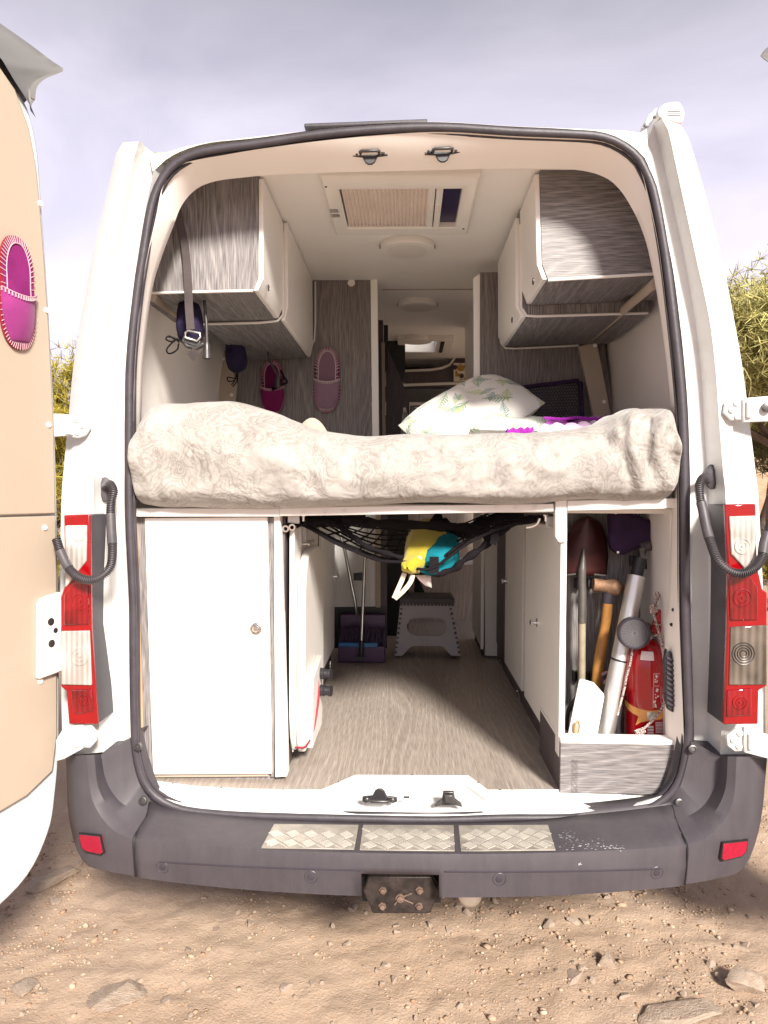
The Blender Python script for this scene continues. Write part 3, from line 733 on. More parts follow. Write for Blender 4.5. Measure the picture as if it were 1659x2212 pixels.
# step plates with raised five-bar tread
def lay(px, py):       # point on the step surface
    t = (px-293)/(1479-293); i = min(n-2, max(0, int(t*(n-1)))); d = ray(px, py)
    a, b, c_ = rows[1][i], rows[1][i+1], rows[2][i]; nn_ = (b-a).cross(c_-a); nn_ = nn_ if nn_.z > 0 else -nn_
    return CAM_POS+d*((a-CAM_POS).dot(nn_)/d.dot(nn_)), nn_.normalized()
for pts in ([(592, 1783), (775, 1785), (765, 1838), (564, 1834)], [(784, 1785), (980, 1786), (982, 1841), (777, 1839)], [(990, 1786), (1184, 1785), (1200, 1839), (996, 1841)]):
    q = [lay(*p) for p in pts]; nn_ = q[0][1]; base = [p[0]+nn_*.005 for p in q]
    m = MB(); m.prism(base, -nn_*.004); pt_ = obj('step_plate', m, M['tread'], bum, bevel=.001, seg=1)
    m = MB(); O = base[3]; ex = (base[2]-base[3]); ey = (base[0]-base[3]); W = ex.length; Hh = ey.length; ex.normalize(); ey = (ey-ex*ey.dot(ex)).normalized()
    cell = .050
    for a_ in range(-1, int(W/cell)+2):
        for b_ in range(-1, int(Hh/cell)+2):
            cx_ = (a_+.5*(b_ % 2))*cell; cy_ = b_*cell*.52
            ang = R(40) if b_ % 2 else R(-40)
            dv = ex*math.cos(ang)+ey*math.sin(ang); pv = ex*-math.sin(ang)+ey*math.cos(ang)
            for k in range(-2, 3):
                c_ = O+ex*cx_+ey*cy_+pv*(k*.0066)
                lx, ly = (c_-O).dot(ex), (c_-O).dot(ey)
                sl = ly/Hh; lo = (base[0]-O).dot(ex)*sl; hi = W+((base[1]-O).dot(ex)-W)*sl
                if not (lo+.010 < lx < hi-.010 and .006 < ly < Hh-.006): continue
                m.obox(c_+nn_*.0008, dv*.0145, pv*.0019, nn_*.0016)
    obj('tread_bars', m, M['tread_bar'], pt_, smooth=0, kind='stuff')
    m = MB()
    for f, gx in ((.06, .1), (.94, .1)):
        m.lathe(base[3].lerp(base[2], f)+ey*.012, nn_, [(.0035, 0), (.003, .0014), (0, .0018)], 8)
    obj('plate_rivet', m, M['steel'], pt_)

# tow bracket
m = MB(); tp = [(795, 1893), (935, 1893), (948, 1925), (930, 1974), (805, 1974), (784, 1925)]
m.prism(P_(tp, -.155), (0, .02, 0)); m.prism(P_([(795, 1893), (935, 1893), (944, 1886), (786, 1886)], -.16), (0, .08, 0))
tw = obj('tow_bracket', m, M['rust_dark'], van, bevel=.006)
m = MB()
for px, py, r in ((827, 1923, .011), (826, 1957, .011), (906, 1923, .011), (905, 1957, .011), (864, 1940, .0125)):
    m.lathe(at(px, py, -.155), (0, -1, 0), [(r, 0), (r, .003), (r*.65, .003), (r*.65, .010), (r*.3, .011), (0, .011)], 6 if r < .012 else 14)
obj('bracket_bolt', m, M['rust_lt'], tw)
m = MB(); m.tube([at(863, 1940, -.158), at(890, 1930, -.158)], .002, 5); m.tube([at(863, 1940, -.158), at(892, 1952, -.158)], .002, 5); m.tube([at(863, 1940, -.158), at(852, 1955, -.158)], .002, 5); obj('rust_streak', m, M['rust_lt'], tw)
m = MB(); c = at(1016, 1945, .0); m.lathe(c+V((0, .25, .01)), (0, -1, 0), [(.036, 0), (.038, .02), (.038, .22), (.034, .245), (.02, .255), (0, .257)], 20)
obj('exhaust_silencer', m, M['alu'], van, smooth=50)

# ---- tail lights
TL = lambda x, y: (.28*x, 1017.5+.28*y)
TR = lambda x, y: (1415.7+.32*x, 973+.32*y)
def taillight(T, outline, wins, Yb, sgn, hous):
    m = MB(); m.prism(P_([T(*p) for p in outline], Yb+.006), (0, .12, 0)); b = obj('tail_light', m, M['housing'], van, bevel=.004)
    m = MB(); m.prism(P_([T(*p) for p in outline], Yb), (0, .016, 0)); fr = obj('lens_frame', m, M['red_lens'], b, bevel=.004)
    for nm, pts, mt in wins:
        m = MB(); m.prism(P_([T(*p) for p in pts], Yb-.006), (0, .01, 0)); o = obj(nm, m, M[mt], b, bevel=.003)
    for (px, py), r, mt in hous:
        m = MB(); c = at(px, py, Yb-.006)
        m.lathe(c, (0, -1, 0), [(r, 0), (r, .0025), (r*.86, .0028), (r*.80, .0008), (r*.62, .0006), (r*.56, .0024), (r*.44, .0024), (r*.38, .0008), (r*.16, .0008), (r*.12, .004), (0, .004)], 28); obj('lamp_bowl', m, M[mt], b, smooth=30)
    return b
taillight(TL, [(490, 340), (692, 335), (697, 760), (703, 1220), (728, 1600), (755, 1955), (530, 1955), (510, 1700), (468, 1665), (466, 975), (500, 880)],
    [('clear_lens', [(500, 420), (668, 418), (666, 690), (600, 775), (545, 850), (502, 900)], 'clear_lens'),
     ('red_lens', [(490, 960), (560, 860), (670, 850), (680, 1185), (490, 1190)], 'red_deep'),
     ('clear_lens', [(468, 1236), (688, 1232), (705, 1655), (470, 1650)], 'clear_lens'),
     ('red_lens', [(545, 1690), (705, 1685), (720, 1850), (590, 1880), (560, 1860)], 'red_deep')], -.10, -1, [((170, 1152), .022, 'clear_lens'), ((173, 1300), .026, 'red_deep'), ((172, 1418), .026, 'clear_lens'), ((182, 1512), .018, 'red_deep')])
taillight(TR, [(470, 365), (680, 360), (690, 780), (725, 940), (757, 960), (757, 1590), (700, 1620), (695, 1850), (462, 1852), (472, 1600), (485, 1200), (490, 800)],
    [('clear_lens', [(500, 445), (682, 440), (688, 775), (640, 850), (590, 780), (515, 700)], 'clear_lens'),
     ('red_lens', [(500, 840), (640, 845), (695, 930), (695, 1145), (510, 1150)], 'red_deep'),
     ('clear_lens', [(512, 1192), (755, 1180), (755, 1582), (500, 1585)], 'clear_dark'),
     ('red_lens', [(490, 1620), (655, 1605), (655, 1790), (485, 1800)], 'red_deep')], -.115, 1, [((1604, 1180), .022, 'clear_lens'), ((1604, 1292), .026, 'red_deep'), ((1598, 1518), .020, 'red_deep')])
for pts in ([(1586, 1372), (1630, 1368), (1634, 1470), (1586, 1474)],):      # reflector rings behind the right clear lens
    m = MB()
    for r in (.009, .016, .023, .030): m.tube([at(1606, 1412, -.1225)+V((math.cos(a_)*r, 0, math.sin(a_)*r)) for a_ in np.linspace(0, 6.28, 30)[:-1]], .0013, 5, closed=True)
    obj('lamp_ring', m, M['dark_metal'], van)

# ---- door hinges
def hinge(plate, arm, bolts, Y, Ya):
    m = MB(); m.prism(P_(plate, Y), (0, .012, 0)); h = obj('door_hinge', m, M['white_paint'], van, bevel=.003)
    m = MB(); m.prism(P_(arm, Ya), (0, .014, 0)); obj('hinge_arm', m, M['white_paint'], h, bevel=.003)
    kx = (arm[0][0]+arm[-1][0])/2
    px, py0, py1 = bolts[0]; m = MB(); m.tube([at(px, py0, Y-.014), at(px, py1, Y-.014)], .0085, 10); obj('hinge_pin', m, M['white_paint'], h, smooth=60)
    m = MB()
    for bx, by in bolts[1:]: m.lathe(at(bx, by, Y), (0, -1, 0), [(.009, 0), (.009, .004), (.005, .007), (0, .007)], 10)
    obj('hinge_bolt', m, M['primer'], h)
hinge([(152, 895), (176, 893), (192, 908), (195, 925), (184, 940), (170, 946), (150, 944)], [(112, 893), (156, 896), (156, 940), (112, 944)], [(148, 902, 938), (166, 907), (178, 919), (168, 934)], -.045, -.055)
hinge([(172, 1570), (196, 1568), (209, 1584), (208, 1600), (194, 1616), (172, 1616)], [(120, 1600), (138, 1570), (178, 1568), (178, 1618), (138, 1640), (120, 1645)], [(166, 1577, 1612), (184, 1580), (196, 1592), (186, 1606)], -.105, -.115)
hinge([(1568, 868), (1584, 858), (1612, 862), (1612, 906), (1580, 908), (1563, 892)], [(1606, 860), (1720, 850), (1720, 908), (1606, 912)], [(1618, 868, 902), (1590, 871), (1580, 886), (1592, 900)], -.045, -.055)
hinge([(1570, 1590), (1590, 1575), (1614, 1572), (1616, 1622), (1588, 1624), (1572, 1612)], [(1608, 1572), (1720, 1606), (1720, 1655), (1608, 1626)], [(1622, 1586, 1618), (1598, 1584), (1584, 1598), (1596, 1612)], -.105, -.115)
m = MB(); c = at(1656, 880, -.06); m.lathe(c, (0, -1, 0), [(.014, 0), (.014, .012), (.006, .014), (0, .014)], 14); obj('hinge_stop', m, M['dark_metal'], van)

# ---- corrugated cable conduits
def conduit(pts, ys, plain_rng, grom):
    P = resample(crom([at(x, y, Y) for (x, y), Y in zip(pts, ys)], 300), 420); L = len(P); rad = []
    for i in range(L):
        t = i/L; sm_ = any(a < t < b for a, b in plain_rng)
        rad.append(.0135 if sm_ else .0105+.0030*(1 if (i//2) % 2 else -1)*.8)
    m = MB(); m.tube(P, rad, 10); o = obj('cable_conduit', m, M['conduit'], van, smooth=50)
    m = MB(); a, b = at(*grom[0], grom[2]), at(*grom[1], grom[2])
    m.lathe((a+b)/2, (0, -1, 0), [(.022, 0), (.021, .012), (.012, .018), (0, .018)], 18)
    m.v = [(x, y, (a.z+b.z)/2+(z-(a.z+b.z)/2)*1.7) for x, y, z in m.v]
    obj('conduit_grommet', m, M['conduit'], o, smooth=50)
conduit([(227, 1050), (238, 1046), (245, 1062), (240, 1088), (239, 1112), (241, 1150), (243, 1190), (238, 1225), (216, 1247), (190, 1253), (164, 1243), (144, 1220), (130, 1190), (122, 1165)],
        [.0, -.03, -.045, -.055, -.065, -.085, -.11, -.13, -.145, -.15, -.15, -.14, -.13, -.12], [(.26, .44), (.82, .93)], ((224, 1040), (230, 1075), .02))
conduit([(1532, 1035), (1520, 1032), (1511, 1048), (1512, 1075), (1518, 1100), (1526, 1140), (1536, 1175), (1550, 1210), (1574, 1232), (1600, 1239), (1628, 1228), (1645, 1205), (1652, 1170), (1664, 1130)],
        [.0, -.03, -.045, -.055, -.065, -.085, -.11, -.14, -.155, -.16, -.155, -.14, -.13, -.12], [(.22, .42), (.84, .95)], ((1536, 1005), (1540, 1055), .02))

# ---- rear doors, swung open
PHI = 22.0
def door(side):
    sx = -1 if side == 'l' else 1
    phi = R(PHI if side == 'l' else PHI_R)
    H = at(129, 918, -.06) if side == 'l' else at(1659, 880, -.06)+V((.055, 0, 0))
    e = V((sx*math.sin(phi), -math.cos(phi), 0)); nn_ = V((-sx*math.cos(phi), -math.sin(phi), 0))     # along the door, inner face normal
    def D(s, z, t=0): return V((H.x, H.y, 0))+e*s+V((0, 0, z))-nn_*t
    edge = [(.30, .36), (.12, .42), (.035, .52), (.008, .63), (-.006, .8), (-.006, 1.2), (.0, 1.5), (.006, 1.7), (.02, 1.95), (.035, 2.15), (.052, 2.35), (.064, 2.46), (.10, 2.56), (.17, 2.60)]
    far = [(.78, 2.62), (.78, .36)]
    ee = [(p.x, p.y) for p in crom(edge, 60)]
    m = MB(); m.prism([D(s, z, .012) for s, z in ee+far], -nn_*.085); d_ = obj('rear_door', m, M['primer'], van, bevel=.006)
    lin = [(.78, .55), (.10, .62), (.022, .69), (.010, .80), (.010, 1.2), (.016, 1.5), (.022, 1.7), (.036, 1.95), (.052, 2.15), (.068, 2.32), (.082, 2.42), (.11, 2.52), (.17, 2.60), (.26, 2.64), (.78, 2.64)]
    a1 = [p for p in lin if p[1] < 1.435]; 
    low = [(.78, .57), (.12, .66), (.030, .70), (.014, .80), (.012, 1.2), (.016, 1.433), (.78, 1.433)]
    upp = [(.78, 1.437), (.016, 1.437), (.022, 1.7), (.036, 1.95), (.052, 2.15), (.066, 2.30), (.078, 2.40), (.10, 2.49), (.145, 2.575), (.22, 2.63), (.78, 2.66)]
    for pp in (low, upp):
        m = MB(); m.prism([D(s, z, .010) for s, z in pp], nn_*.012); obj('lining_panel', m, M['cream'], d_, bevel=.005)
    m = MB()
    for s, z in ((.055, 2.30), (.036, 2.01), (.045, 1.40), (.062, .97), (.03, 1.69)):
        m.lathe(D(s+.012, z, -.002), nn_, [(.0085, 0), (.007, .004), (0, .005)], 12)
    obj('screw_cap', m, M['white_plastic'], d_, smooth=50)
    # latch cover with three holes
    m = MB(); lc = [(.006, .985), (.012, 1.215), (.075, 1.205), (.088, 1.19), (.09, 1.17), (.092, .98)]
    m.prism([D(s, z, -.001) for s, z in lc], nn_*.018); lcv = obj('latch_cover', m, M['white_plastic'], d_, bevel=.005)
    m = MB()
    for s, z, r in ((.052, 1.135, .011), (.036, 1.108, .0075), (.050, 1.073, .011)): m.lathe(D(s, z, -.0185), nn_, [(r, 0), (r, .002), (r*.6, .0025), (0, .0025)], 16)
    obj('cover_plug', m, M['plastic_black'], lcv)
    # roof visor of the door: a flared wing leaning outwards above the lining
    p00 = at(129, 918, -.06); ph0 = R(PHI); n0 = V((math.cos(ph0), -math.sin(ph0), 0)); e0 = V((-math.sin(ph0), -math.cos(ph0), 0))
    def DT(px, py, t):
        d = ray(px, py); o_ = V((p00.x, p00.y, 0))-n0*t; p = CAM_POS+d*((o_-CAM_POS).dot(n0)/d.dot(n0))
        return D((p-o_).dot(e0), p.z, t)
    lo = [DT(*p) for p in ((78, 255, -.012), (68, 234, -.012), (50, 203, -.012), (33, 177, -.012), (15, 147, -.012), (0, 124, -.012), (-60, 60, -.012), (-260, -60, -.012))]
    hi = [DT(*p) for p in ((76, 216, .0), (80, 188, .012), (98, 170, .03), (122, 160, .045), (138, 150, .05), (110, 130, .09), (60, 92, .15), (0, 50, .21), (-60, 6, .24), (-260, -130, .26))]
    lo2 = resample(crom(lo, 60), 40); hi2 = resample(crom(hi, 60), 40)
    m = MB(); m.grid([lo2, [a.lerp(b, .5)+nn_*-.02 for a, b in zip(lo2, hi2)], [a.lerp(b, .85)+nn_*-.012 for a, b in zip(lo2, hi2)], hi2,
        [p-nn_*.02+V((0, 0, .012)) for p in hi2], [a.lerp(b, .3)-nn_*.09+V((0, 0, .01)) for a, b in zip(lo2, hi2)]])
    obj('door_visor', m, M['visor_shade'], d_, smooth=40, fix=False)
    return d_, D, nn_, e
PHI_R = 80.0
dl, DL, nL, eL = door('l')
dr, DR, nR, eR = door('r')
# ================================================================== ON THE ROOF
pv = thing('solar_panel', (0, .5, 2.62), 'flat black panel lying on the middle of the white van roof', 'solar panel')
a, b = at(657, 269, .12), at(923, 259, .12)
m = MB(); m.obox((a+b)/2+V((0, .4, -.002)), (b-a)/2, V((0, .4, 0)), V((0, 0, .006))); obj('panel', m, M['rubber'], pv, bevel=.003)
m = MB()
for f in (.08, .5, .92): m.obox(a.lerp(b, f)+V((0, .06, -.012)), V((.02, 0, 0)), V((0, .03, 0)), V((0, 0, .012)))
obj('foot', m, M['dark_metal'], pv)
aw = thing('awning_case', tuple(at(1440, 290, .3)), 'rolled up white awning case with ribbed end cap along the right roof edge', 'awning')
S2 = lambda x, y: ((1540+x/10.37)*.8848, (230+y/10.37)*.8848)
cap = [S2(*p) for p in [(700, 580), (700, 420), (760, 310), (860, 225), (1000, 180), (1210, 175), (1270, 220), (1340, 330), (1370, 450), (1360, 600), (1310, 690), (1250, 740), (900, 650)]]
m = MB(); m.prism(P_(cap, .12), (0, .06, 0)); obj('end_cap', m, M['white_plastic'], aw, bevel=.006)
m = MB(); cc = [(x*.94+1427*.06, y*.94+255*.06) for x, y in cap]; m.prism(P_(cc, .18), (0, 3.6, .0)); obj('case', m, M['white_paint'], aw, bevel=.006)
m = MB()
for k in range(14):
    x = 950+k*24; a_, b_ = at(*S2(x, 350), .118), at(*S2(x, 430), .118); m.obox((a_+b_)/2, V((.0012, 0, 0)), V((0, .002, 0)), (b_-a_)/2)
for y in (480, 520): a_, b_ = at(*S2(940, y), .118), at(*S2(1285, y-4), .118); m.obox((a_+b_)/2, (b_-a_)/2, V((0, .002, 0)), V((0, 0, .001)))
obj('cap_rib', m, M['primer'], aw)
m = MB(); m.prism(P_([S2(*p) for p in [(280, 860), (470, 490), (520, 480), (640, 330), (690, 345), (640, 420), (640, 520), (560, 640), (380, 850)]], .10), (0, .03, 0)); br = obj('bracket', m, M['primer'], aw, bevel=.003)
m = MB(); m.lathe(at(*S2(395, 790), .10), (0, -1, 0), [(.008, 0), (.008, .004), (.004, .005), (0, .005)], 10); m.lathe(at(*S2(600, 580), .10), (0, -1, 0), [(.005, 0), (.004, .006), (0, .007)], 8); obj('bracket_bolt', m, M['dark_metal'], br)

# ================================================================== CEILING FITTINGS
sky_ = thing('roof_vent', (0, .52, CEIL), 'square roof vent with pleated blind and dark fly screen above the bed', 'roof vent')
c4 = [atz(697, 392, CEIL-.03), atz(1031, 386, CEIL-.03), atz(1008, 498, CEIL-.03), atz(744, 508, CEIL-.03)]
i4 = [atz(728, 410, CEIL-.03), atz(998, 406, CEIL-.03), atz(985, 488, CEIL-.03), atz(756, 496, CEIL-.03)]
x0, x1 = min(p.x for p in c4), max(p.x for p in c4); y0, y1 = min(p.y for p in c4), max(p.y for p in c4)
ix0, ix1 = (i4[0].x+i4[3].x)/2, (i4[1].x+i4[2].x)/2; iy0, iy1 = (i4[0].y+i4[1].y)/2, (i4[2].y+i4[3].y)/2
def framebox(m, x0, x1, y0, y1, ix0, ix1, iy0, iy1, z0, z1):
    m.box(x0, x1, y0, iy0, z0, z1); m.box(x0, x1, iy1, y1, z0, z1); m.box(x0, ix0, iy0, iy1, z0, z1); m.box(ix1, x1, iy0, iy1, z0, z1)
    return m
z0, z1 = CEIL-.032, CEIL+.0
m = MB(); z_ = z0
o_ = [(x0, y0), (x1, y0), (x1, y1), (x0, y1)]; i_ = [(ix0, iy0), (ix1, iy0), (ix1, iy1), (ix0, iy1)]
sh_ = [(x0-.008, y0-.012), (x1+.008, y0-.012), (x1+.008, y1+.008), (x0-.008, y1+.008)]
vs = [(x, y, z0+.010) for x, y in sh_]+[(x, y, z0) for x, y in o_]+[(x, y, z0) for x, y in i_]+[(x, y, z1-.002) for x, y in i_]+[(x, y, CEIL-.001) for x, y in sh_]
fs = []
for k in range(4):
    k2 = (k+1) % 4
    fs += [(k, k2, 4+k2, 4+k), (4+k, 4+k2, 8+k2, 8+k), (8+k, 8+k2, 12+k2, 12+k), (16+k, 16+k2, k2, k)]
m.add(vs, fs); obj('frame', m, M['white_plastic'], sky_, bevel=.004)
bx = ix0+(925-728)/(998-728)*(ix1-ix0); sx_ = ix0+(957-728)/(998-728)*(ix1-ix0)
m = MB(); nple = 21; rowa, rowb = [], []
for k in range(nple*2+1):
    x = ix0+.006+(bx-ix0-.006)*k/(nple*2); z = z0+.006+(.011 if k % 2 else 0); rowa.append(V((x, iy0+.001, z))); rowb.append(V((x, iy1-.004, z)))
m.grid([rowa, rowb]); obj('pleated_blind', m, M['blind'], sky_, smooth=0, fix=False)
m = MB(); xm = (bx+sx_)/2
m.box(bx, xm-.002, iy0+.001, iy1-.001, z0+.002, z0+.016); m.box(xm+.002, sx_, iy0+.001, iy1-.001, z0+.002, z0+.016); rl = obj('blind_rail', m, M['white_plastic'], sky_, bevel=.002)
m = MB(); ym = (iy0+iy1)/2
for xx in ((bx+xm)/2, (sx_+xm)/2): m.box(xx-.006, xx+.006, ym-.04, ym+.03, z0-.001, z0+.003)
obj('finger_grip', m, M['blind'], rl, bevel=.002)
m = MB(); m.add([(sx_, iy0, z1-.01), (ix1, iy0, z1-.01), (ix1, iy1, z1-.01), (sx_, iy1, z1-.01)], [(0, 1, 2, 3)]); m.add([(x0, y0, CEIL-.0025), (x1, y0, CEIL-.0025), (x1, y1, CEIL-.0025), (x0, y1, CEIL-.0025)], [(0, 1, 2, 3)])
obj('fly_screen', m, M['screen'], sky_, smooth=0)
m = MB()
for p in (atz(704, 403, z0), atz(1001, 494, z0)): m.lathe(p, (0, 0, -1), [(.004, 0), (.004, .002), (0, .002)], 10)
obj('frame_screw', m, M['dark_metal'], sky_)
m = MB(); q = [atz(712, 452, z0-.0015), atz(730, 452, z0-.0015), atz(735, 470, z0-.0015), atz(716, 470, z0-.0015)]
random.seed(3)
for r_ in range(7):
    if r_ == 3: continue
    f0 = (r_+.2)/7; f1 = (r_+.75)/7
    x_ = 0
    while x_ < .95:
        w_ = random.uniform(.06, .2); 
        A = lambda u, v: q[0].lerp(q[1], u).lerp(q[3].lerp(q[2], u), v)
        u1 = min(1, x_+w_); m.add([A(x_, f0), A(u1, f0), A(u1, f1), A(x_, f1)], [(0, 1, 2, 3)]); x_ += w_+.05
obj('print_mark', m, M['webbing'], sky_, smooth=0)

def ceiling_lamp(px, py, rpx, label):
    c = atz(px, py, CEIL-.028); r = rpx*(c.y+2.2)/1626; base = V((c.x, c.y, CEIL))
    t = thing('ceiling_lamp', base, label, 'ceiling lamp', 'round lamps along the van ceiling')
    m = MB(); m.lathe(base, (0, 0, -1), [(r*.98, 0), (r, .004), (r, .024), (r*.97, .03), (r*.80, .032)], 40); obj('housing', m, M['white_plastic'], t)
    m = MB(); m.lathe(base, (0, 0, -1), [(r*.80, .0315), (r*.5, .034), (0, .0345)], 32); obj('diffuser', m, M['diffuser'], t)
    m = MB()
    for sx2 in (-1, 1): m.box(base.x+sx2*r-.003, base.x+sx2*r+.003, c.y-.006, c.y+.006, CEIL-.02, CEIL-.008)
    obj('clip', m, M['dark_metal'], t)
ceiling_lamp(880, 541, 58, 'large round white ceiling lamp just behind the roof vent')
ceiling_lamp(902, 664, 42, 'middle round white ceiling lamp beyond the ceiling seam')
ceiling_lamp(900, 738, 33, 'farthest and smallest round ceiling lamp, next to the bright skylight')
fs_ = thing('skylight', (SKY2[0], SKY2[2], CEIL), 'small bright skylight in the ceiling near the cab', 'skylight')
m = MB(); x0_, x1_, y0_, y1_ = SKY2; framebox(m, x0_-.05, x1_+.11, y0_-.06, y1_+.05, x0_, x1_, y0_, y1_, CEIL-.03, CEIL+.06); obj('frame', m, M['white_plastic'], fs_, bevel=.004)
m = MB(); m.box(x0_, x1_, y0_, y1_, CEIL+.06, CEIL+.063); obj('pane', m, M['pane'], fs_, smooth=0)
m = MB(); m.box(x1_+.025, x1_+.05, y0_+.0, y1_, CEIL-.034, CEIL-.029); obj('blind_gap', m, M['black'], fs_)

# ================================================================== OVERHEAD CABINETS
def ext(m, poly, off): return m.prism(poly, off)
YL0, YL1, YL2 = .26, .66, 1.43
YR0, YR1, YR2 = .235, .56, 1.10
def knob(parent, p, n_, r=.011, mt='dark_metal', name='latch_button'):
    m = MB(); m.lathe(p, n_, [(r, 0), (r, .003), (r*.75, .004), (r*.7, .002), (0, .002)], 16); return obj(name, m, M[mt], parent)
def trim(parent, pts, r=.005, mt='white_plastic', name='edge_trim'):
    m = MB(); m.tube(pts, r, 6); return obj(name, m, M[mt], parent, smooth=60)

def cabinet(label, rear_px, Y0, Y1, wood_mat, door_px, kn, sgn, trims, under_mat):
    q = P_(rear_px, Y0); base = V((sum(p.x for p in q)/len(q), (Y0+Y1)/2, min(p.z for p in q)))
    t = thing('overhead_cabinet', base, label, 'cabinet', 'overhead cabinets above the bed')
    q = [V((p.x, p.y, min(p.z, CEIL+.005))) for p in q]
    m = MB(); m.prism(q, (0, Y1-Y0, 0)); obj('carcass', m, M[wood_mat], t, smooth=0)
    bot = q[-2:]; 
    d = [V((p.x, p.y, min(p.z, CEIL-.006))) for p in P_(door_px, Y0)]
    off = V((sgn*.016, 0, 0)); m = MB()
    poly = [p for p in d]+[p+off for p in reversed(d)]
    m.prism([p+V((0, .004, 0)) for p in poly], (0, Y1-Y0-.010, 0)); dr_ = obj('door', m, M['laminate'], t, bevel=.002)
    knob(dr_, *kn)
    for tr in trims: trim(t, tr)
    # grained underside sheet
    lowz = sorted(q, key=lambda p: p.z)[:2]; xs = sorted(p.x for p in lowz)
    zz = {p.x: p.z for p in lowz}
    m = MB(); m.prism([V((xs[0], Y0+.006, zz[xs[0]]-.004)), V((xs[1], Y0+.006, zz[xs[1]]-.004)), V((xs[1], Y0+.006, zz[xs[1]]-.0005)), V((xs[0], Y0+.006, zz[xs[0]]-.0005))], (0, Y1-Y0-.012, 0))
    obj('underside', m, M[under_mat], t, smooth=0)
    return t
kx = lambda px, py, X: atx(px, py, X)
Lc1 = [(558, 370), (558, 600), (546, 628), (262, 635), (300, 370)]
Xd = at(558, 500, YL0).x+.018
cabinet('left overhead cabinet nearest the open doors, striped grey wood end in sunlight', Lc1, YL0, YL1, 'wood_v', [(546, 627), (558, 600), (558, 385)],
        (kx(579, 622, Xd), (1, 0, 0)), 1, [[at(300, 634, YL0-.002), at(546, 628, YL0-.002)]], 'wood_y')
Lc2 = [(611, 440), (613, 660), (606, 692), (440, 700), (440, 440)]
Xd2 = at(606, 600, YL1).x+.018
tA = P_([(440, 700), (560, 697), (600, 693), (611, 680), (613, 655), (610, 500)], YL1-.004)
cabinet('left overhead cabinet deeper inside the van, behind the sunlit one', Lc2, YL1+.001, YL2, 'wood_v', [(606, 692), (613, 660), (611, 480)], (kx(642, 703, Xd2), (1, 0, 0)), 1, [tA], 'wood_y')
Rc1 = [(1166, 360), (1171, 570), (1184, 604), (1480, 590), (1425, 360)]
XdR = at(1168, 500, YR0).x-.018
cabinet('right overhead cabinet nearest the open doors with a bright sun patch', Rc1, YR0, YR1, 'wood_h', [(1183, 603), (1171, 570), (1166, 375)], (kx(1153, 608, XdR+.004), (-1, 0, 0)), -1, [[at(1184, 605, YR0-.002), at(1440, 590, YR0-.002)]], 'wood_y')
Rc2 = [(1123, 440), (1124, 665), (1137, 684), (1400, 676), (1400, 440)]
XdR2 = at(1124, 600, YR1).x-.018
tB = P_([(1400, 676), (1160, 683), (1138, 682), (1126, 664), (1124, 485)], YR1-.004)
cabinet('right overhead cabinet deeper inside the van, beside the grey partition', Rc2, YR1+.001, YR2, 'wood_v', [(1137, 684), (1124, 662), (1123, 470)], (kx(1107, 691, XdR2), (-1, 0, 0)), -1, [tB], 'wood_y')
m = MB(); c = at(1340, 662, .5)
for k in range(5): m.box(c.x-.045, c.x+.05, .46+k*.016, .468+k*.016, c.z+.030, c.z+.044)
gv = tag(obj('air_grille', m, M['plastic_black'], origin=c), 'small black slotted grille under the right overhead cabinet', 'grille')

# ================================================================== PARTITIONS
def part_thing(name, label, cat, px, Y, mt, th=.018, group=None, bevel=0):
    q = P_(px, Y); base = V((sum(p.x for p in q)/len(q), Y, min(p.z for p in q)))
    t = thing(name, base, label, cat, group)
    m = MB(); m.prism(q, (0, th, 0)); obj('panel', m, M[mt], t, smooth=0, bevel=bevel)
    return t
YP = 1.46
pl_ = part_thing('partition', 'tall grey wood partition left of the aisle with two slippers hung on it', 'partition', [(532, 590), (800, 590), (803, 1060), (480, 1060), (484, 860), (500, 730)], YP, 'wood_v2')
m = MB(); m.prism(P_([(800, 585), (815, 585), (819, 960), (804, 960)], YP-.006), (0, .04, 0)); obj('white_edge', m, M['laminate'], pl_, bevel=.002)
trim(pl_, P_([(535, 766), (640, 764), (668, 757), (679, 735), (681, 700), (681, 608)], YP-.006), .0045)
m = MB(); m.lathe(at(759, 611, YP), (0, -1, 0), [(.018, 0), (.017, .003), (0, .004)], 20); obj('cover_cap', m, M['white_plastic'], pl_)
YPR = 1.13
pr_ = part_thing('partition', 'grey wood partition right of the aisle behind the black mesh backrest', 'partition', [(1037, 588), (1268, 588), (1305, 740), (1322, 870), (1326, 1060), (1037, 1060)], YPR, 'wood_v2')
m = MB(); m.prism(P_([(1023, 600), (1038, 590), (1039, 960), (1024, 960)], YPR+.01), (0, .03, 0)); obj('white_edge', m, M['ceil'], pr_, bevel=.002)
trim(pr_, P_([(1250, 746), (1110, 753), (1092, 752), (1082, 740), (1079, 715), (1079, 600)], YPR-.006), .0045)

# ================================================================== BEYOND THE BED: AISLE AND CAB
t = part_thing('wardrobe', 'white edged wardrobe side with small brass latch on the right of the aisle', 'wardrobe', [(1023, 622), (1040, 606), (1040, 960), (1023, 960)], 1.9, 'ceil', .6)
trim(t, P_([(1026, 640), (1030, 626), (1036, 620)], 1.89), .004); trim(t, P_([(1027, 640), (1027, 745)], 1.89), .003)
m = MB(); m.lathe(at(1027, 735, 1.89), (0, -1, 0), [(.008, 0), (.008, .01), (0, .014)], 10); obj('latch', m, M['gold'], t)
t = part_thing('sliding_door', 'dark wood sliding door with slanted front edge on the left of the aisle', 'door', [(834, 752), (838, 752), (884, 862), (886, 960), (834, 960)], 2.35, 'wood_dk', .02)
m = MB(); m.prism(P_([(816, 625), (828, 700), (828, 960), (816, 960)], 2.3), (0, .02, 0)); obj('dark_jamb', m, M['wood_dk'], t)
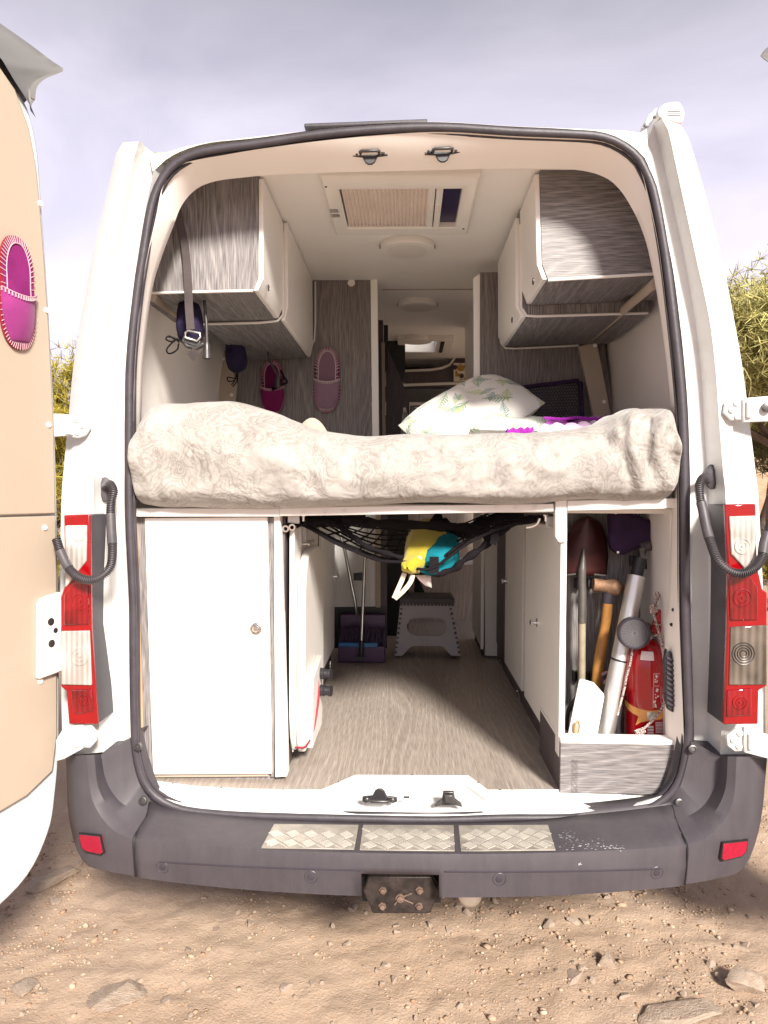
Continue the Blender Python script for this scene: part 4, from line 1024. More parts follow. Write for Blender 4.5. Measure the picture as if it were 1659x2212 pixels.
m = MB(); m.prism(P_([(829, 702), (838, 702), (838, 800), (829, 800)], 2.33), (0, .02, 0)); obj('black_post', m, M['black'], t)
m = MB(); m.prism(P_([(824, 740), (831, 740), (833, 960), (826, 960)], 2.28), (0, .01, 0)); obj('pale_edge', m, M['cream'], t)
tv = thing('television', at(857, 822, 2.9), 'black flat screen standing edge on at the left of the cab', 'television')
m = MB(); m.prism(P_([(838, 727), (875, 727), (875, 826), (838, 822)], 2.9), (0, .03, 0)); obj('screen', m, M['tv'], tv, bevel=.003)
m = MB(); m.lathe(at(850, 737, 2.9), (0, -1, 0), [(.007, 0), (.006, .003), (0, .003)], 10); obj('knob', m, M['dark_metal'], tv)
sh = thing('cab_shelf', at(950, 829, 3.55), 'dark overhead shelf with white edging above the cab', 'shelf')
m = MB(); m.prism(P_([(838, 800), (930, 795), (970, 790), (985, 768), (1040, 766), (1040, 834), (838, 838)], 3.55), (0, .02, 0)); obj('front_board', m, M['wood_dk'], sh)
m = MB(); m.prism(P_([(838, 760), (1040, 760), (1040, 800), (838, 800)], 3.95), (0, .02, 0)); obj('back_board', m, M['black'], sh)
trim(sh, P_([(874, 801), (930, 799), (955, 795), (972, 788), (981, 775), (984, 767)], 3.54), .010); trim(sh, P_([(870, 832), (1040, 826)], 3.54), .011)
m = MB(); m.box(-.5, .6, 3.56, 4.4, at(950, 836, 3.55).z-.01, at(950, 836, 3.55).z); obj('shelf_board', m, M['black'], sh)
sg = thing('picture_board', at(1003, 824, 3.5), 'white picture board with ochre drawings and the letters RON', 'picture')
m = MB(); m.prism(P_([(980, 784), (1034, 784), (1034, 823), (980, 824)], 3.51), (0, .012, 0)); obj('board', m, M['cardboard'], sg, bevel=.002)
m = MB()
Q2 = lambda x, y: ((1080+x/16.59)*.8848, (860+y/16.59)*.8848)
for pts in ([(600, 520), (900, 530), (890, 700), (830, 760), (660, 755), (610, 690)], [(520, 980), (530, 760), (580, 730), (620, 850), (730, 880), (720, 980)], [(850, 1110), (870, 1060), (960, 980), (1150, 985), (1155, 1080), (1000, 1110)]):
    m.prism(P_([Q2(*p) for p in pts], 3.507), (0, .002, 0))
obj('drawing', m, M['gold'], sg, smooth=0)
m = MB()
for x, y, r in ((512, 610, 18), (1005, 570, 20), (780, 960, 18), (1240, 1085, 20)): m.lathe(at(*Q2(x, y), 3.509), (0, -1, 0), [(r*.0011, 0), (0, .002)], 6)
for pts in ([(680, 490), (700, 465), (800, 465), (815, 490)], [(680, 1110), (710, 1095), (800, 1095), (815, 1115), (750, 1125)], [(1110, 590), (1150, 510), (1280, 510), (1280, 590), (1180, 560)]): m.prism(P_([Q2(*p) for p in pts], 3.507), (0, .002, 0))
obj('ink_mark', m, M['ink'], sg, smooth=0)
def text(s_, size, loc, rot, mt, parent, name='lettering', ext_=.0008):
    cu = bpy.data.curves.new(name, 'FONT'); cu.body = s_; cu.size = size; cu.extrude = ext_; cu.align_x = 'LEFT'
    o = bpy.data.objects.new(name, cu); COL.objects.link(o); bpy.context.view_layer.update()
    me = bpy.data.meshes.new_from_object(o.evaluated_get(bpy.context.evaluated_depsgraph_get())); bpy.data.objects.remove(o)
    me.materials.clear(); me.materials.append(mt); o = bpy.data.objects.new(name, me); COL.objects.link(o); o.parent = parent
    o.location = V(loc)-wloc(parent); o.rotation_euler = rot; return o
text('RON', .047, at(*Q2(940, 870), 3.505), (R(90), 0, 0), M['ink'], sg)
rd = thing('radio', at(905, 899, 3.2), 'small black box with white papers on the bench behind the bed', 'box')
m = MB(); m.prism(P_([(886, 876), (922, 875), (921, 898), (886, 900)], 3.2), (0, .12, 0)); obj('case', m, M['tv'], rd, bevel=.006)
m = MB(); m.prism(P_([(896, 879), (912, 879), (911, 881), (896, 881)], 3.197), (0, .004, 0)); obj('slot', m, M['label_white'], rd)
m = MB(); m.prism(P_([(922, 872), (928, 870), (934, 882), (926, 884)], 3.25), (0, .01, 0)); m.prism(P_([(888, 870), (915, 872), (915, 876), (888, 876)], 3.3), (0, .01, 0)); obj('paper', m, M['label_white'], rd)
so_ = thing('bench', (at(930, 950, 3.15).x, 3.15, FLOOR), 'olive checked seat bench behind the bed near the cab', 'bench')
zb = at(930, 897, 3.12).z; m = MB(); m.box(-.25, .5, 3.1, 3.8, zb-.5, zb); obj('cushion', m, M['sofa'], so_, bevel=.02)
m = MB(); m.box(-.25, .5, 3.12, 3.8, FLOOR, zb-.5); obj('base', m, M['wood_lt'], so_, smooth=0)
tw_ = thing('towel', at(874, 940, 2.25), 'pale grey towel hanging from a hook by the sliding door', 'towel')
m = MB(); rows_ = []
for i, (xa, xb, y) in enumerate([(872, 878, 884), (870, 880, 892), (867, 884, 910), (866, 885, 925), (865, 887, 945)]):
    rows_.append([at(xa+(xb-xa)*k/8, y, 2.27+.008*math.sin(k*1.9)) for k in range(9)])
m.grid(rows_); o_ = obj('cloth', m, fabric('grey_terry', (.42, .41, .43)), tw_, smooth=80, fix=False); o_.modifiers.new('t', 'SOLIDIFY').thickness = .004
m = MB(); m.obox(at(874, 885, 2.25), V((.008, 0, 0)), V((0, .004, 0)), V((0, 0, .012))); obj('hook', m, M['label_white'], tw_)

# ================================================================== BED
# duvet
TOP = [(282, 985), (286, 930), (300, 895), (322, 873), (360, 867), (410, 866), (470, 867), (520, 873), (570, 884), (620, 905), (665, 922), (700, 931), (760, 938), (830, 940), (900, 938), (980, 936), (1060, 935), (1140, 932), (1200, 929), (1260, 925), (1300, 913), (1335, 893), (1370, 884), (1410, 879), (1440, 877), (1456, 886), (1464, 920), (1468, 985)]
BOT = [(282, 1000), (288, 1060), (296, 1090), (330, 1096), (400, 1098), (480, 1100), (560, 1101), (640, 1099), (720, 1096), (800, 1092), (900, 1087), (980, 1087), (1060, 1090), (1120, 1092), (1180, 1088), (1230, 1082), (1300, 1080), (1360, 1084), (1420, 1082), (1452, 1078), (1466, 1050), (1468, 1000)]
nx, ns = 240, 60
xs_px = 282+(1468-282)*(.5-.5*np.cos(np.pi*np.linspace(0, 1, nx)))
xs_px = .35*xs_px+.65*np.linspace(282, 1468, nx)
tp_ = np.interp(xs_px, [p[0] for p in TOP], [p[1] for p in TOP]); bt_ = np.interp(xs_px, [p[0] for p in BOT], [p[1] for p in BOT])
m = MB(); grid_ = []
for i in range(nx):
    zt = at(xs_px[i], tp_[i], .10).z; zb_ = at(xs_px[i], bt_[i], .03).z; x = at(xs_px[i], 1000, .0).x
    h = max(zt-zb_, .004); zm = (zt+zb_)/2; f = min(1, h/.22)
    back = .24*min(1, max(0, (zt-1.64)/.1)) if x < 0 else 0
    edge_ = 1-min(1, min(i, nx-1-i)/7.0); zr = 1.66*(1-0)+0*zt
    prof = [(.13, zb_+.012), (.055, zb_+.002), (.0-.02*f, zb_+h*.10), (-.045*f, zb_+h*.30), (-.05*f, zb_+h*.52), (-.03*f, zb_+h*.76), (.025, zb_+h*.93), (.10, zt), (.22+back*.3, zt-.004), (.45+back, min(zt, 1.70)-.012), (.85, 1.64), (1.08, 1.63)]
    pr2 = crom(prof, ns)
    col_ = []
    for j, p in enumerate(pr2):
        Y, z = p.x, p.y; q = V((x, Y, z))
        a = max(0, 1-abs(j/ns-.42)/.55)
        d = noise.noise(V((x*3.0, z*6.5, 2)))*.016+noise.noise(V((x*8, z*13, 5)))*.009+abs(noise.noise(V((x*5+z*3, z*9-x*2, 8))))*-.025+abs(noise.noise(V((x*11-z*5, z*14+x*4, 6))))*-.014
        d += noise.noise(V((x*22, z*22, 3)))*.004
        if xs_px[i] > 1255:      # gathered vertical folds of the right end
            g_ = min(1, (xs_px[i]-1255)/60); d += g_*.011*math.sin(x*62+noise.noise(V((x*4, z*7, 0)))*5); d -= .013*math.exp(-((xs_px[i]-1352-12*math.sin(z*18))/9)**2)+.009*math.exp(-((xs_px[i]-1398-8*math.sin(z*15))/7)**2)
        if xs_px[i] < 420: d += .010*noise.noise(V((x*13+z*6, z*11, 12)))-.014*math.exp(-((xs_px[i]-345+30*(z-1.5))/12)**2)*max(0, min(1, (1.66-z)/.06))
        fr = a*f
        zup = noise.noise(V((x*9, 1.5, 0)))*.005*(1 if j > ns*.55 else 0)
        col_.append(q+V((0, -d*fr*1.3, d*.35*fr+zup)))
    grid_.append(col_)
m.grid(grid_); 
dv = obj('duvet', m, M['duvet'], smooth=180, fix=False, origin=(0.0, .6, 1.45))
tag(dv, 'crumpled paisley duvet in pale taupe spread across the raised bed', 'duvet'); subd(dv)
m = MB(); lump = []
for i in range(24):
    u = i/23; px = 640+u*85; lump.append([at(px, 938-((904-938)*-1 if 0 else 0)-34*math.sin(min(1, u*1.25)*math.pi)**.8*(v_ if True else 1)-2, .72+.25*(1-v_)*(1 if k < 5 else -1)+noise.noise(V((u*6, k*.7, 0)))*.03) for k, v_ in ((k, math.sin(math.pi*k/9)) for k in range(10))])
m.grid(lump); lc = obj('folded_cloth', m, M['beige_cloth'], smooth=180, fix=False, origin=at(680, 930, .75)); tag(lc, 'crumpled beige cloth on the duvet under the left partition', 'cloth')
# bed board and front rail
bf = thing('bed_frame', (0, .1, 1.44), 'white raised bed board with a screwed front rail over the aisle', 'bed frame')
a, b = at(292, 1098, .07), at(1215, 1090, .07)
m = MB(); m.box(-.86, .9, .16, 1.10, 1.445, 1.468); obj('bed_board', m, M['laminate'], bf)
m = MB(); m.prism(P_([(604, 1096), (1196, 1088), (1196, 1105), (604, 1115)], .06), (0, .03, 0)); rlb = obj('front_rail', m, M['laminate'], bf, bevel=.002)
m = MB()
for px, py in ((656, 1107), (702, 1106), (744, 1105), (1072, 1098), (1114, 1097), (1156, 1096)): m.lathe(at(px, py, .06), (0, -1, 0), [(.007, 0), (.0065, .0025), (.003, .003), (.002, .0015), (0, .0015)], 12)
obj('rail_screw', m, M['white_plastic'], rlb)
m = MB(); m.prism(P_([(290, 1098), (604, 1097), (604, 1116), (290, 1116)], .062), (0, .04, 0)); obj('left_rail', m, M['laminate'], bf, bevel=.002)

def pillow(name, label, c, ax, ay, L, W, T, mt, seed=0):
    ax = V(ax).normalized(); ay = V(ay); ay = (ay-ax*ay.dot(ax)).normalized(); az = ax.cross(ay)
    Mx = Matrix((ax, ay, az)).transposed().to_4x4()
    m = MB(); nn = 26
    for sgn in (1, -1):
        rows_ = []
        for i in range(nn):
            u = 2*i/(nn-1)-1; r = []
            for j in range(nn):
                v = 2*j/(nn-1)-1
                t_ = max(0, (1-abs(u)**2.6))**.55*max(0, (1-abs(v)**2.6))**.55
                pinch = 1-.10*(1-abs(v)**2)*0-.07*(v*v)*(1-u*u)*-0
                uu = u*(1+.05*(1-v*v)); vv = v*(1+.10*(1-u*u))
                d = noise.noise(V((u*2.2+seed, v*2.2, sgn)))*.22*t_+noise.noise(V((u*7+seed, v*7, sgn)))*.06
                r.append(V((uu*L/2, vv*W/2, sgn*t_*T/2*(1+d))))
            rows_.append(r if sgn > 0 else r[::-1])
        m.grid(rows_)
    me_o = obj(name, m, mt, smooth=180, fix=False)
    me_o.location = c; me_o.rotation_euler = Mx.to_euler(); tag(me_o, label, 'pillow', 'fern print pillows'); return me_o
p0, p1 = at(915, 950, .84), at(1112, 842, .98)
cpil = (p0+p1)/2+V((.0, .0, -.0))
pillow('pillow', 'fern patterned pillow leaning up against the black mesh backrest', cpil, (p1-p0), V((-.05, .60, .45)), (p1-p0).length*1.06, .36, .17, M['fern'])
pillow('pillow', 'fern patterned pillow lying flat under the leaning one', at(1130, 926, .85), (1, .15, 0.0), (0, 1, .12), .46, .42, .10, M['fern'], 4)
m = MB()
e0 = [at(px, py, Y) for px, py, Y in ((928, 938, .88), (1000, 912, .86), (1070, 880, .86), (1128, 838, .93))]
# black mesh backrest
bk = thing('backrest', at(1170, 900, 1.08), 'black perforated mesh backrest standing behind the pillows', 'backrest')
q = [(1085, 900), (1120, 836), (1250, 820), (1258, 905), (1258, 960), (1085, 960)]
m = MB(); m.prism(P_(q, 1.08), (0, .012, 0)); obj('mesh_back', m, M['black'], bk)
dm = plain('mesh_thread', (.10, .075, .09), .7); m = MB()
for r_ in range(16):
    for c_ in range(26):
        px = 1092+c_*6.4+(3.2 if r_ % 2 else 0); py = 830+r_*6.2-(px-1092)*.045
        if px > 1246 or px < 1120-(py-836)*.55+6 or py < 838-(px-1120)*.12+3: continue
        m.lathe(at(px, py, 1.079), (0, -1, 0), [(.0044, 0), (0, .0025)], 5)
obj('mesh_hole', m, dm, bk, kind='stuff')
m = MB(); m.tube(P_([(1085, 905), (1118, 838), (1248, 822), (1254, 826), (1262, 960)], 1.075), .009, 8); obj('frame', m, M['navy2'], bk, smooth=60)
# purple blanket with crocheted edge
bl = thing('blanket', at(1240, 915, .55), 'folded purple and lilac blanket with crocheted edge at the right of the bed', 'blanket')
def fold(pts_a, pts_b, Ya, Yb, mt, nm, amp=.006):
    m = MB(); n_ = 40; A_ = crom([at(x, y, Ya) for x, y in pts_a], n_); B_ = crom([at(x, y, Yb) for x, y in pts_b], n_)
    m.grid([[p.lerp(q, v)+V((0, 0, amp*math.sin(i*.6+v*5)+.012*math.sin(v*math.pi))) for i, (p, q) in enumerate(zip(A_, B_))] for v in np.linspace(0, 1, 8)])
    o = obj(nm, m, M[mt], bl, smooth=180, fix=False); o.modifiers.new('t', 'SOLIDIFY').thickness = .012; return o
fold([(1178, 926), (1230, 930), (1280, 925), (1318, 912)], [(1186, 905), (1230, 905), (1280, 902), (1316, 900)], .42, .72, 'purple', 'top_fold')
fold([(1160, 934), (1230, 936), (1262, 934), (1290, 928)], [(1190, 915), (1220, 918), (1255, 914), (1285, 912)], .36, .45, 'lilac', 'lilac_fold')
fold([(1095, 936), (1115, 935), (1135, 934), (1150, 933)], [(1095, 931), (1115, 930), (1135, 929), (1150, 928)], .42, .46, 'purple', 'under_fold', .003)
m = MB()
for k in range(34):
    t_ = k/33; p = V(crom([(1178, 903), (1215, 905), (1250, 902), (1290, 906), (1318, 901)], 34)[k])
    c_ = at(p.x, p.y, .5); m.lathe(c_, (0, -1, .3), [(.002, -.006), (.0065, 0), (.002, .006)], 6)
obj('crochet_edge', m, M['purple'], bl, smooth=60, kind='stuff')
m = MB(); m.grid([[at(1215+k*6.4, 912-11*math.sin(math.pi*k/9)*v, .66-.1*v) for k in range(10)] for v in (0, .4, .8, 1)]); gc = obj('grey_cover', m, M['beige_cloth'], bl, smooth=180, fix=False)

# ================================================================== SLIPPERS
def slipper(label, heel, toe, n_, W, mats, thread, flip=False, group='felt slippers hung on the walls'):
    heel, toe, n_ = V(heel), V(toe), V(n_).normalized()
    c = (heel+toe)/2; u = (toe-heel); L = u.length; u.normalize(); n_ = (n_-u*n_.dot(u)).normalized(); s_ = u.cross(n_)
    t = thing('slipper', c, label, 'slipper', group)
    def out(k, sc_=1.0):
        a = 2*math.pi*k; x = math.cos(a); y = math.sin(a)
        ex_ = math.copysign(abs(x)**.72, x)*L/2; wv = math.copysign(abs(y)**.85, y)*W/2*(1-.10*math.exp(-((ex_+.05*L)/(.16*L))**2))*(1+.05*(ex_/L))
        r = (ex_, wv)
        return r[0]*sc_, r[1]*(sc_ if sc_ == 1 else 1-(1-sc_)*2.2)
    N_ = 44
    m = MB(); m.prism([c+u*out(k/N_)[0]+s_*out(k/N_)[1] for k in range(N_)], n_*.009); obj('sole', m, M[mats[0]], t, bevel=.002, seg=1)
    m = MB(); m.prism([c+n_*.009+u*out(k/N_, .94)[0]+s_*out(k/N_, .94)[1] for k in range(N_)], n_*.002); obj('insole', m, M[mats[1]], t, smooth=0)
    # vamp over the toe half
    m = MB(); rows_ = []; nv = 14
    for i in range(nv):
        ex = L*(-.02+.47*i/(nv-1)); 
        hw = max(.002, W/2*.94*(max(0, 1-(abs(ex)/(L/2))**2.6))**.5)
        rows_.append([c+u*(ex-.10*L*(1-i/(nv-1))*(1-(2*j/12-1)**2)*-.6)+s_*(hw*(2*j/12-1))+n_*(.011+.024*(1-(2*j/12-1)**2)*(1-(i/(nv-1))**2)**.5) for j in range(13)])
    m.grid(rows_); vp = obj('vamp', m, M[mats[2]], t, smooth=180, fix=False); vp.modifiers.new('t', 'SOLIDIFY').thickness = .003
    m = MB(); K = 62
    for k in range(K):
        x, y = out(k/K, 1.0); x2, y2 = out(k/K, .86); p = c+u*x+s_*y+n_*.010; q = c+u*x2+s_*y2+n_*.0135
        m.tube([p, q], .0013, 4)
    for k in range(17):
        f = 2*k/16-1; b0 = rows_[0][min(12, max(0, int((f+1)*6)))]
        bb = rows_[0]; i_ = (f+1)*6; i0 = min(11, int(i_)); pp = bb[i0].lerp(bb[i0+1], i_-i0)
        m.tube([pp+n_*.003, pp+n_*.003+u*.011], .0020, 4)
    lp = [c+u*out(k/K, .86)[0]+s_*out(k/K, .86)[1]+n_*.0135 for k in range(K)]; m.tube(lp, .0017, 4, closed=True)
    m.tube([p+n_*.004 for p in rows_[0]], .0014, 4)
    obj('stitching', m, M[thread], t, smooth=0, kind='stuff')
    return t
# heel is the upper end
slipper('pale mauve felt slipper hung on the wood partition, toe downwards', at(708, 750, YP-.012), at(705, 892, YP-.012), (0, -1, 0), .132, ('plum', 'mauve', 'mauve_lt'), 'thread')
slipper('dark wine felt slipper hung on the wood partition beside the navy pouch', at(588, 778, YP-.012), at(590, 897, YP-.012), (0, -1, 0), .118, ('plum', 'wine', 'plum'), 'thread_pink')
def on_door(px, py):
    d = ray(px, py); p0 = DL(0, 1.5, -.003); return CAM_POS+d*((p0-CAM_POS).dot(nL)/d.dot(nL))
hh, tt = on_door(30, 510), on_door(38, 756)
slipper('bright magenta felt slipper with red sole hung on the open left door', hh, tt, nL, .118, ('redfelt', 'magenta', 'magenta_lt'), 'thread_pink')

# ================================================================== HANGING THINGS AT THE LEFT
ct = thing('webbing_strap', at(405, 470, .26), 'dark grey luggage strap with a metal buckle hanging over the sunlit cabinet end', 'strap')
pp = crom([at(x, y, Y) for x, y, Y in ((383, 455, .20), (391, 490, .238), (401, 545, .243), (406, 610, .243), (408, 660, .243), (412, 712, .235))], 30)
def ribbon(m, P, w_, th=.0018, tw0=0, tw1=0):
    rows_ = []
    for i, p in enumerate(P):
        t_ = i/(len(P)-1); a = tw0+(tw1-tw0)*t_; d = V((math.cos(a), math.sin(a), 0))
        T_ = (P[min(i+1, len(P)-1)]-P[max(i-1, 0)]).normalized(); d = (d-T_*d.dot(T_)).normalized(); nb = T_.cross(d)
        rows_.append([p-d*w_/2-nb*th, p+d*w_/2-nb*th, p+d*w_/2+nb*th, p-d*w_/2+nb*th])
    m.grid(rows_, cv=True)
m = MB(); ribbon(m, pp, .026, .0018, .9, .1); obj('webbing', m, M['webbing'], ct, smooth=40)
m = MB(); c_ = at(417, 726, .225); m.tube([c_+V((x*.024, -.004, z*.017)) for x, z in ((-1, .6), (-.6, 1), (1, .45), (1.05, -.2), (.6, -1), (-1, -.4))], .004, 8, closed=True); obj('buckle', m, M['steel'], ct, smooth=60)
m = MB(); m.obox(at(414, 738, .235), V((.028, 0, -.010)), V((0, .008, 0)), V((.004, 0, .011))); m.tube(P_([(395, 735), (405, 748), (425, 752), (440, 742)], .235), .008, 6); obj('buckle_body', m, M['dark_metal'], ct, bevel=.002)
m = MB(); ribbon(m, crom(P_([(428, 742), (424, 758), (410, 772)], .235), 12), .030, .002, .3, .5); obj('loose_end', m, M['webbing'], ct, smooth=40)
def pouch(label, pts, Y, th, cords):
    q = crom([at(x, y, Y) for x, y in pts]+[at(*pts[0], Y)], 40)[:-1]; c = sum(q, V((0, 0, 0)))/len(q)
    t = thing('hanging_pouch', c, label, 'pouch', 'navy pouches hung under the left cabinets')
    m = MB(); rows_ = []
    for f, dy in ((.02, -th*.5), (.55, -th*.48), (.85, -th*.34), (1, -.0), (.85, th*.34), (.5, th*.48), (.02, th*.5)):
        rows_.append([c+(p-c)*f+V((0, dy+.006*noise.noise(p*25), 0)) for p in q])
    m.grid(rows_, cv=True); obj('body', m, M['navy'], t, smooth=180)
    m = MB()
    for cc in cords: m.tube(crom([at(*p) for p in cc], 24), .0028, 6)
    obj('drawstring', m, M['net'], t, smooth=60)
    return t
pouch('navy drawstring pouch hanging behind the grey strap', [(388, 652), (410, 645), (432, 662), (438, 700), (436, 735), (425, 750), (400, 745), (385, 730), (382, 690)], .39, .09,
      [[(392, 735, .35), (378, 733, .34), (366, 726, .34), (358, 732, .34), (370, 738, .34), (384, 731, .34)], [(384, 732, .34), (372, 740, .34), (360, 755, .34), (366, 764, .34), (382, 756, .34), (386, 742, .34)], [(388, 740, .35), (376, 730, .34), (362, 727, .34)]])
pouch('navy drawstring pouch hanging beside the wine slipper', [(489, 738), (500, 732), (520, 735), (530, 755), (534, 780), (528, 798), (510, 806), (494, 797), (488, 775)], 1.1, .12,
      [[(512, 806, 1.06), (508, 820, 1.05), (500, 832, 1.05)], [(513, 806, 1.06), (512, 822, 1.05), (503, 836, 1.05)], [(508, 818, 1.05), (492, 815, 1.05), (494, 824, 1.05), (506, 822, 1.05)]])
def reading_lamp(label, base, arm, head, group='gooseneck reading lamps'):
    b = at(*base); t = thing('reading_lamp', b, label, 'reading lamp', group)
    r = .034; m = MB(); m.lathe(b+V((0, 0, .012)), (0, 0, -1), [(r, 0), (r, .016), (r*.9, .02), (0, .02)], 24); obj('base', m, M['dark_metal'], t)
    if arm:
        m = MB(); P = crom([at(*p) for p in arm], 40); m.tube(P, [.0052+.0007*(i % 2) for i in range(40)], 8); obj('gooseneck', m, M['dark_metal'], t, smooth=60)
        a = P[-1]; m = MB(); m.lathe(a+V((0, 0, .004)), (.0, 0, -1), [(.007, 0), (.011, .012), (.0125, .03), (.0145, .055), (.013, .056), (.008, .05), (0, .05)], 20); obj('head', m, M['dark_metal'], t)
    return t
reading_lamp('gooseneck reading lamp under the left front cabinet, lit bronze head hanging down', (433, 637, .37), [(441, 645, .35), (443, 670, .35), (446, 700, .35), (447, 742, .35)], None)
reading_lamp('second reading lamp under the deeper left cabinet, above the wine slipper', (570, 752, 1.25), [(578, 757, 1.23), (580, 775, 1.23), (590, 792, 1.23), (600, 812, 1.23)], None)
tz = tag(obj('tassel', MB().tube(crom(P_([(606, 800), (612, 815), (602, 830), (620, 826), (611, 812)], 1.38), 24), .005, 6).tube(crom(P_([(604, 832), (594, 838), (588, 842)], 1.38), 10), .008, 6), M['net'], smooth=60, origin=at(606, 815, 1.5)), 'black cord tassel dangling in front of the wine slipper', 'tassel')

# ================================================================== LOWER LEFT CABINET
YA = .10
lc_ = thing('base_cabinet', (-.6, .4, FLOOR), 'tall white lower cabinet on the left under the bed with chrome latch', 'cabinet')
XA = at(620, 1400, YA).x
xw = at(296, 1400, YA).x; zt_ = at(450, 1117, YA).z
m = MB(); m.box(xw, at(592, 1400, YA).x, YA+.014, 1.58, FLOOR, zt_-.004); obj('carcass', m, M['wood_v'], lc_, smooth=0)
m = MB(); m.prism(P_([(293, 1118), (604, 1118), (604, 1124), (293, 1124)], YA+.002), (0, .01, 0)); m.prism(P_([(578, 1118), (594, 1118), (592, 1678), (586, 1678)], YA), (0, .02, 0)); m.prism(P_([(286, 1118), (312, 1118), (332, 1676), (300, 1676)], YA), (0, .02, 0)); obj('wood_edge', m, M['wood_v'], lc_, smooth=0)
m = MB(); m.prism(P_([(312, 1119), (577, 1117), (587, 1672), (330, 1674)], YA-.012), (0, .02, 0)); dd = obj('door', m, M['laminate'], lc_, bevel=.003)
m = MB(); m.prism(P_([(290, 1130), (297, 1130), (312, 1668), (305, 1668)], YA-.004), (0, .01, 0)); obj('raw_edge', m, plain('raw_plywood_edge', (.44, .31, .19), .7), lc_, smooth=0)
m = MB(); m.lathe(at(553, 1358, YA-.012), (0, -1, 0), [(.019, 0), (.0185, .003), (.015, .0045), (.0145, .003), (.009, .003), (.009, .010), (.007, .012), (0, .012)], 24); kn = obj('latch', m, M['chrome'], dd, smooth=30)
m = MB()
for a_ in range(6): m.lathe(at(553, 1358, YA-.012)+V((math.cos(a_*1.047)*.0125, -.0045, math.sin(a_*1.047)*.0125)), (0, -1, 0), [(.0016, 0), (0, .001)], 6)
obj('latch_pin', m, M['dark_metal'], kn)
m = MB(); m.prism(P_([(591, 1108), (605, 1108), (620, 1678), (594, 1680)], YA-.01), (0, .05, 0)); obj('white_post', m, M['laminate'], lc_, bevel=.003)
m = MB(); m.prism(P_([(334, 1674), (580, 1672), (580, 1677), (334, 1679)], YA), (0, .02, 0)); obj('plinth_strip', m, M['cream'], lc_)
# aisle side with second door beyond the white panel
XS_ = XA-.012
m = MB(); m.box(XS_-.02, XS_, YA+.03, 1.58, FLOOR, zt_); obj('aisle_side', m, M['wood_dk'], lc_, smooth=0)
d2 = [atx(700, 1137, XS_+.016), atx(728, 1137, XS_+.016), atx(728, 1340, XS_+.016), atx(706, 1390, XS_+.016)]
m = MB(); m.box(XS_+.001, XS_+.018, 1.02, 1.56, FLOOR+.12, zt_-.02); d_ = obj('door', m, M['laminate'], lc_, bevel=.002, label='white cabinet door facing the aisle')
def chrome_knob(parent, p, n_):
    m = MB(); m.lathe(p, n_, [(.016, 0), (.016, .003), (.007, .004), (.006, .016), (.012, .018), (.0125, .024), (.008, .027), (0, .027)], 18); return obj('knob', m, M['chrome'], parent, smooth=35)
pk = atx(727, 1238, XS_+.019); chrome_knob(d_, V((XS_+.018, min(pk.y, 1.5), pk.z)), (1, 0, 0))
for Yq in (.28, .95, 1.5):
    m = MB(); m.tube([V((XS_+.004, Yq, FLOOR+.03)), V((XS_+.004, Yq, FLOOR+.062)), V((XS_+.012, Yq-.01, FLOOR+.066))], .003, 6); obj('door_catch', m, M['chrome'], lc_, smooth=60)

# white panels strapped to the cabinet side
wp = thing('folding_table', (XS_+.05, .5, FLOOR+.05), 'slim white folding table with rounded corners strapped upright to the left cabinet side', 'folding table')
X0 = XS_+.010
def yz(px, py, X): p = atx(px, py, X); return p
bk_ = [(.15, 1.40), (.15, .80), (.17, .72), (.21, .67), (.78, .67), (.78, 1.40)]
m = MB(); m.prism([V((X0, y, z)) for y, z in bk_], (.016, 0, 0)); obj('back_panel', m, M['white_plastic'], wp, bevel=.004)
X1 = X0+.018
fr_ = [(.20, .95), (.185, .82), (.19, .73), (.215, .675), (.26, .655), (.55, .655), (.70, .70), (.74, .80), (.74, 1.18), (.70, 1.27), (.56, 1.31), (.40, 1.31), (.30, 1.30), (.235, 1.25), (.21, 1.16)]
m = MB(); pts_ = [V((X1, p.x, p.y)) for p in crom([(y, z) for y, z in fr_]+[fr_[0]], 60)[:-1]]; m.prism(pts_, (.026, 0, 0)); obj('front_panel', m, M['white_plastic'], wp, bevel=.006)
m = MB(); m.prism([V((X1+.026, y, z)) for y, z in ((.24, .665), (.50, .665), (.52, .72), (.52, .90), (.49, .92), (.25, .90), (.23, .85), (.23, .70))], (.022, 0, 0)); lb = obj('leg_box', m, M['white_plastic'], wp, bevel=.005)
for z in (.866, .806):
    m = MB(); m.lathe(V((X1+.040, .44, z)), (1, -.25, 0), [(.020, 0), (.020, .026), (.017, .028), (.016, .040), (.019, .042), (.019, .05), (0, .05)], 18); obj('end_cap', m, M['plastic_black'], wp, smooth=35)
for Yq in (.28, .40):
    m = MB(); z = 1.30; m.obox(V((X0+.019, Yq, 1.36)), V((.003, 0, 0)), V((0, .008, 0)), V((0, 0, .035))); m.lathe(V((X0+.022, Yq, 1.335)), (1, 0, 0), [(.004, 0), (.004, .02), (.007, .021), (.007, .026), (0, .026)], 8); obj('hook_bracket', m, M['steel'], wp)
cd = tag(obj('elastic_cord', MB().tube(crom([V((X1+.045, .40, .85)), V((X1+.052, .36, .80)), V((X1+.046, .27, .72)), V((X1+.03, .205, .685)), V((X1+.0, .175, .69))], 40), .0036, 7), M['red_cord'], smooth=60, origin=(X1+.04, .3, .72)), 'red speckled elastic cord stretched across the white folding table', 'cord')

